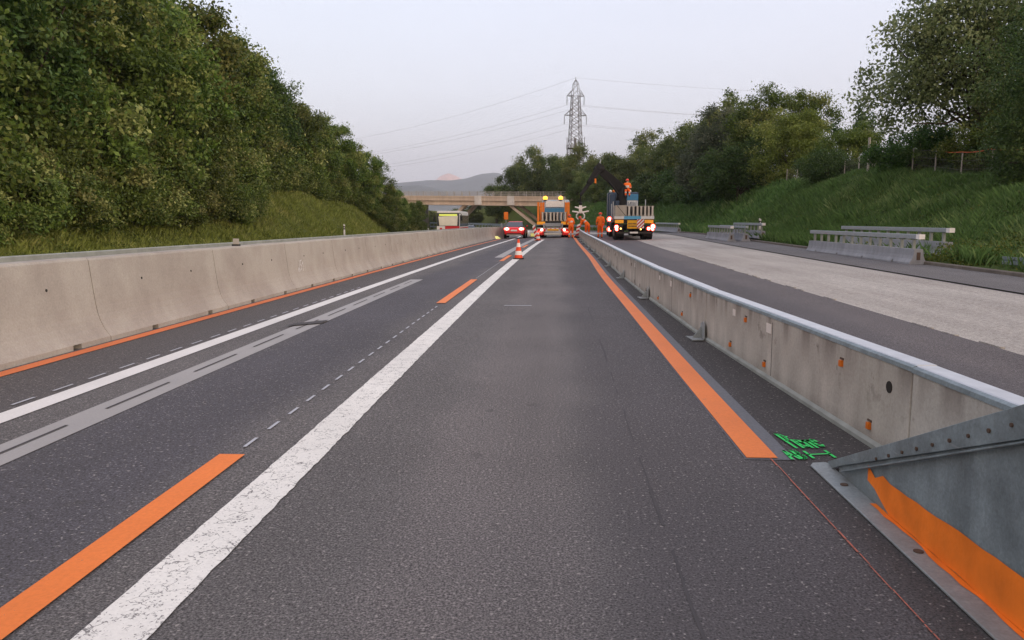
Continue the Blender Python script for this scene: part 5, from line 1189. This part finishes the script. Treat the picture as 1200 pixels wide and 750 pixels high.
rp('dark_tree', 79, 17.6, 76, [((0, 0, 3.0), (3.2, 2.4, 3.0)), ((2.2, 0, 2.2), (2.4, 2.0, 2.2)), ((-2.2, 0, 2.2), (2.4, 2.0, 2.2))], 520, 60, .5, .17, M['leaf_dark'], (.15, 4), 'dark low tree at the foot of the clump on the right bank', hollow=.4)
rp('light_green_shrub', 76, 21.5, 60, [((0, 0, 2.2), (2.6, 2.2, 1.9)), ((1.2, 0, 3.1), (1.4, 1.3, 1.2))], 420, 60, .4, .13, M['leaf_lime'], (.08, 2), 'light green round shrub right of the clump, behind the fence', cat='shrub', hollow=.4)
rp('undergrowth_shrub', 78, 22.6, 40, [((0, 0, 1.5), (2.4, 1.8, 1.6)), ((-2.2, 0, 1.2), (1.8, 1.5, 1.2))], 300, 55, .35, .14, M['leaf_bush'], (.06, 1), 'bushy green shrub under the crown of the big loose-crowned tree', cat='shrub', hollow=.35)
rp('undergrowth_shrub', 81, 19.9, 46, [((0, 0, 1.3), (2.4, 1.6, 1.3)), ((1.6, 0, 1.9), (1.5, 1.3, 1.2))], 300, 55, .35, .14, M['leaf_green'], (.06, 1), 'fresh green shrub left below the big loose-crowned tree, beside the thick post', cat='shrub', hollow=.35)
rp('dark_shrub', 77, 19.3, 57, [((0, 0, 1.2), (1.9, 1.6, 1.2))], 220, 60, .35, .12, M['leaf_dark'], (.06, 1), 'dark shrub below the light green shrub on the right bank', cat='shrub', hollow=.4)
o = empty('young_leafy_tree', (24.2, 66, tz(24.2, 66)), 0, 'young tree with upright dark leaf sprays standing out against the sky between the big trees', 'tree')
rng = np.random.default_rng(5); P = []; hh = []
t = MB()
for k in range(13):
    a = rng.uniform(0, 6.28); sp = rng.uniform(.6, 2.4); top = Vector((math.cos(a) * sp, math.sin(a) * sp, 5.2 + rng.uniform(-1.3, .9) - sp * .4)); base = Vector((0, 0, 1.2)); t.tube([base, base.lerp(top, .5) + Vector((0, 0, -.2)), top], [.06, .04, .015], 5)
    for j in range(130): f_ = rng.uniform(.45, 1.02); q = base.lerp(top, f_); P.append([q.x + rng.normal() * .22, q.y + rng.normal() * .22, q.z + rng.normal() * .2]); hh.append(rng.uniform(0, .5))
t.tube([(0, 0, -.2), (0, 0, 1.3)], [.12, .07], 8); t.build('trunk', M['wood_d'], o)
c_o = bpy.data.objects.new('crown', leaf_mesh('crown', np.array(P), np.array(hh), .38, rng, M['leaf_dark'], .8, .4)); col.objects.link(c_o); c_o.parent = o
# background trees right and behind the bridge
FT = [make_plant('distant_tree', 90 + k, lb, 420, 50, .75, .3, M['leaf_far'], (.3, 8), hollow=.5, nb=8) for k, lb in enumerate([
    [((0, 0, 6), (4.0, 3.6, 4.4)), ((2, 0, 4), (3, 2.6, 3))], [((0, 0, 5.6), (4.6, 3.8, 4.0)), ((-1.6, 0, 8.2), (2.4, 2.2, 2.2))], [((0, 0, 6.5), (3.2, 3, 5.4)), ((1.2, 0, 3.2), (3.6, 3, 3))]])]
bg = [(-13.5, 205, 1.05), (-9.2, 212, 1.15), (-4.6, 205, 1.3), (-.5, 210, 1.38), (3.2, 200, 1.2), (7.0, 190, 1.2), (10.5, 180, 1.05), (14.2, 172, 1.05), (17.2, 160, .95), (19, 148, .9), (20, 136, .95), (20.5, 124, 1.0), (19.5, 112, 1.0), (20.4, 100, 1.02), (24, 108, 1.15), (25, 128, 1.2), (24, 150, 1.2), (20, 165, 1.2), (-20, 208, .75), (-26, 212, .6), (-33, 222, .5), (13.5, 150, .8), (9.5, 168, .9), (5.6, 160, .62), (8.6, 152, .66), (4.2, 176, .8)]
labs = ['tree left of the row behind the bridge', 'rounded tree behind the bridge railing', 'tall tree behind the middle of the bridge', 'tallest tree behind the bridge, left of the pylon', 'tree at the foot of the pylon']
for i, (x, y, s_) in enumerate(bg):
    lab = labs[i] if i < 5 else 'mid green tree in the distant belt along the right bank' if i < 18 or i > 20 else 'low tree seen under the far bridge end'
    gr = 'trees behind the bridge' if i < 5 else 'distant trees along the right bank' if i < 18 or i > 20 else 'low trees beyond the bridge'
    place(FT[i % 3], used, x, y, tz(x, y) - .5, s_, rnd.uniform(0, 6.28), lab, gr, 'tree')
# shrubs along the fence
FS = [make_plant('fence_shrub', 120 + k, lb, 150, 55, .32, .12, M['leaf_dark'], (.04, 1), hollow=.35, nb=5) for k, lb in enumerate([[((0, 0, .7), (1.5, 1.1, .8))], [((0, 0, .9), (1.1, 1.1, 1.0))]])]
for i in range(22):
    y = 29 + i * 2.0; x = 20.5 + cx(y) + rnd.uniform(0, .9); place(FS[i % 2], used, x, y, tz(x, y) - .15, rnd.uniform(.7, 1.15), rnd.uniform(0, 6.28), 'dark shrub growing behind the wire fence on the right bank', 'shrubs along the right fence', 'shrub')
for i in range(12):
    y = 84 + i * 5; x = 17.0 + cx(y) + rnd.uniform(0, 1); place(FS[i % 2], used, x, y, tz(x, y) - .15, rnd.uniform(1.6, 2.4), rnd.uniform(0, 6.28), 'dark bush at the foot of the distant trees on the right bank', 'bushes below the distant trees', 'shrub')

# ------------------------------------------------------------------ fence on the right bank
FE = empty('wire_fence', (19 + cx(34), 28, 0), 0, 'weathered wire fence with an orange cord on top of the right grass bank', 'fence')
ox, oy = FE.location.x, 28
P = []; y = 28.2
while y < 72: x = 19.0 + cx(y); P.append(Vector((x, y, tz(x, y)))); y += 2.75
for k, p in enumerate(P): MB().tube([(p.x - ox, p.y - oy, p.z - .3), (p.x - ox + .02, p.y - oy, p.z + 1.35)], .035, 8).build('post', M['post'], FE)
m = MB()
for zz in (.1, .5, .9, 1.28):
    for a, b_ in zip(P, P[1:]): m.tube([(a.x - ox, a.y - oy, a.z + zz), (b_.x - ox, b_.y - oy, b_.z + zz)], .008, 4, cap=False)
for a, b_ in zip(P, P[1:]):
    for k in range(18):
        f_ = k / 18; q = a.lerp(b_, f_); m.tube([(q.x - ox, q.y - oy, q.z + .05), (q.x - ox, q.y - oy, q.z + 1.3)], .004, 3, cap=False)
m.build('wire_mesh', M['wire'], FE)
m = MB(); C_ = []
for a, b_ in zip(P[:6], P[1:6]):
    for k in range(4): f_ = k / 4; q = a.lerp(b_, f_); C_.append((q.x - ox - .04, q.y - oy, q.z + 1.33 - .25 * f_ * (1 - f_)))
m.tube(C_, .022, 5); m.build('orange_cord', M['cord'], FE)
x, y = 19.1, 49.5
o = empty('thick_fence_post', (x, y, tz(x, y) - .1), 0, 'thick pale post with a short strut standing above the grass bank', 'post'); MB().tube([(0, 0, 0), (0, 0, 2.2)], .07, 8).build('post', M['post'], o); MB().tube([(.5, -.1, 0), (.03, 0, 1.0)], .04, 6).build('strut', M['post'], o)

# ------------------------------------------------------------------ grass
def blades(name, pts, hgt, wid, rng, mt, kindlabel, cat, clump=None):
    n = len(pts); P = np.array(pts); fld = np.sin(P[:, 0] * 1.7 + 1.3 * np.sin(P[:, 1] * .8)) * np.sin(P[:, 1] * 1.1 + .7 * np.sin(P[:, 0] * 2.1)); hgt = hgt * (1 + .45 * fld); a = rng.uniform(0, 6.28, n); H_ = hgt * rng.uniform(.5, 1.3, n); lean = rng.normal(size=(n, 2)) * .35 * H_[:, None]
    sx_ = np.stack([np.cos(a), np.sin(a), np.zeros(n)], 1) * (wid * rng.uniform(.6, 1.3, n))[:, None] / 2
    tip = P + np.stack([lean[:, 0], lean[:, 1], H_], 1); mid = P + np.stack([lean[:, 0] * .35, lean[:, 1] * .35, H_ * .6], 1)
    vs = np.stack([P - sx_, P + sx_, mid + sx_ * .8, tip], 1).reshape(-1, 3)
    h_ = .5 + .5 * np.sin(P[:, 0] * .9 + 2 * np.sin(P[:, 1] * .35)) * np.sin(P[:, 1] * .55 + 1); h_ = np.clip(h_ * .7 + rng.normal(size=n) * .2, 0, 1)
    me = quads(name, vs, n, rng.uniform(0, 1, n), h_, mt); o = bpy.data.objects.new(name, me); col.objects.link(o); return tag(o, kindlabel, cat, kind='stuff')
def scatter(n, u0, u1, y0, y1, rng, p=1.0):
    out = []; 
    U = rng.uniform(u0, u1, n); Yv = y0 + (y1 - y0) * rng.uniform(0, 1, n) ** p
    for u, y in zip(U, Yv): x = u + cx(y); out.append((x, y, tz(x, y) - .02))
    return out
rng = np.random.default_rng(77)
def clear(pts): return [p for p in pts if not (p[0] - cx(p[1]) < 12.6 and 22.5 < p[1] < 35 and rng.random() < .92) and not (p[0] - cx(p[1]) < 12.0 and p[1] < 21.3 and rng.random() < .9)]
blades('bank_grass', clear(scatter(170000, 10.9, 20.5, 15, 60, rng, 1.25)), .34, .022, rng, M['grass_r'], 'tall green grass covering the right bank', 'grass')
blades('far_bank_grass', scatter(70000, 10.9, 21, 60, 160, rng, 1.2), .45, .06, rng, M['grass_r'], 'green grass on the right bank farther away', 'grass')
blades('left_bank_grass', scatter(110000, -28, -18.3, 22, 120, rng, 1.15), .32, .04, rng, M['grass_l'], 'yellowish green grass on the left bank', 'grass')
pts = [p for p in scatter(18000, 10.75, 13.6, 14, 24.5, rng) if not (p[0] - cx(p[1]) < 12.0 and p[1] < 21.3 and rng.random() < .93)]
Pw = np.array(pts); Pw[:, 2] += rng.uniform(0, 1, len(Pw)) ** 1.4 * (.5 * np.clip(.5 + .5 * np.sin(Pw[:, 0] * 3 + Pw[:, 1] * 2.2) + .15, .15, 1.1))
o = bpy.data.objects.new('verge_weeds', leaf_mesh('verge_weeds', Pw, rng.uniform(0, 1, len(Pw)), .085, rng, M['weed'], .6)); col.objects.link(o); tag(o, 'yellow-green weeds along the kerb at the right', 'weeds', kind='stuff')

def herb_patch(name, n_p, u0, u1, y0, y1, leaf, mt, label, hmax, per=70, rad=.45):
    out = []; hh = []
    for (x, y, z) in scatter(n_p, u0, u1, y0, y1, rng, 1.2):
        R0 = rad * rng.uniform(.5, 1.5); m = int(per * rng.uniform(.5, 1.5)); q = rng.normal(size=(m, 2)) * R0; h0 = hmax * rng.uniform(.4, 1)
        zz = np.array([tz(x + a, y + b_) for a, b_ in q]); out.append(np.stack([x + q[:, 0], y + q[:, 1], zz + h0 * rng.uniform(.15, 1, m) * np.exp(-(q ** 2).sum(1) / (R0 * R0 * 2.5))], 1)); hh.append(np.full(m, rng.uniform(0, .8)) + rng.uniform(0, .2, m))
    o = bpy.data.objects.new(name, leaf_mesh(name, np.concatenate(out), np.concatenate(hh), leaf, rng, mt, .6)); col.objects.link(o); tag(o, label, 'weeds', kind='stuff')
herb_patch('bank_weeds', 150, 12.3, 19.5, 17, 60, .10, M['leaf_dark'], 'patches of dark broad-leaved weeds in the grass of the right bank', .5)
herb_patch('pale_bank_weeds', 170, 12, 19.5, 17, 70, .09, M['weed'], 'patches of pale flowering weeds in the grass of the right bank', .6, 50, .6)
herb_patch('left_bank_weeds', 150, -27, -18.8, 26, 110, .13, M['leaf_bush'], 'patches of weeds in the grass of the left bank', .6, 60, .6)

# ------------------------------------------------------------------ mountains and air
def ridge(name, Yc, depth, pts, mt, seed, rough_):
    rng = np.random.default_rng(seed); X0, X1 = pts[0][0], pts[-1][0]; nxx = 160; nyy = 26; vs = []
    for j in range(nyy):
        f_ = j / (nyy - 1); prof_ = math.sin(math.pi * f_) ** .8
        for i in range(nxx):
            X = X0 + (X1 - X0) * i / (nxx - 1); h = lerp_t(X, pts)
            r_ = sum(math.sin(X * k_ * .004 + f_ * 7 * k_ + seed + k_) / k_ for k_ in (1, 2.3, 4.1, 7.7)) * rough_
            vs.append((X, Yc + (f_ - .5) * depth, -20 + (h + r_ * (h / 300)) * prof_))
    fs = [(j * nxx + i, j * nxx + i + 1, (j + 1) * nxx + i + 1, (j + 1) * nxx + i) for j in range(nyy - 1) for i in range(nxx - 1)]
    return tag(MB().add(vs, fs, 0, True).build(name, mt, recalc=False), kind='structure')
ridge('far_mountain', 7000, 2600, [(-4500, 250), (-2600, 320), (-1400, 335), (-1120, 345), (-850, 362), (-700, 388), (-590, 425), (-470, 440), (-300, 380), (-100, 330), (600, 250), (2500, 150)], M['mount'], 2, 8)
ridge('near_hills', 4300, 1200, [(-4000, 150), (-1400, 180), (-700, 205), (-450, 150), (-300, 120), (800, 90)], M['mount'], 5, 10)
ridge('alpenglow_peak', 10500, 900, [(-1900, 10), (-1560, 480), (-1440, 575), (-1330, 600), (-1220, 560), (-1100, 500), (-900, 10)], M['peak'], 9, 14)
hz = MB(); hz.box(-7500, 7500, -400, 13000, -25, 900)
ho = hz.build('haze', []); hm_ = bpy.data.materials.new('thin_evening_air'); hm_.use_nodes = True
n_ = hm_.node_tree.nodes; n_.clear(); out = n_.new('ShaderNodeOutputMaterial'); pv = n_.new('ShaderNodeVolumePrincipled'); pv.inputs['Color'].default_value = (.9, .93, 1.0, 1); pv.inputs['Density'].default_value = 1.15e-4; pv.inputs['Anisotropy'].default_value = .2
hm_.node_tree.links.new(pv.outputs[0], out.inputs['Volume']); ho.data.materials.clear(); ho.data.materials.append(hm_); tag(ho, 'thin bluish evening haze over the distant hills', 'haze', kind='stuff')
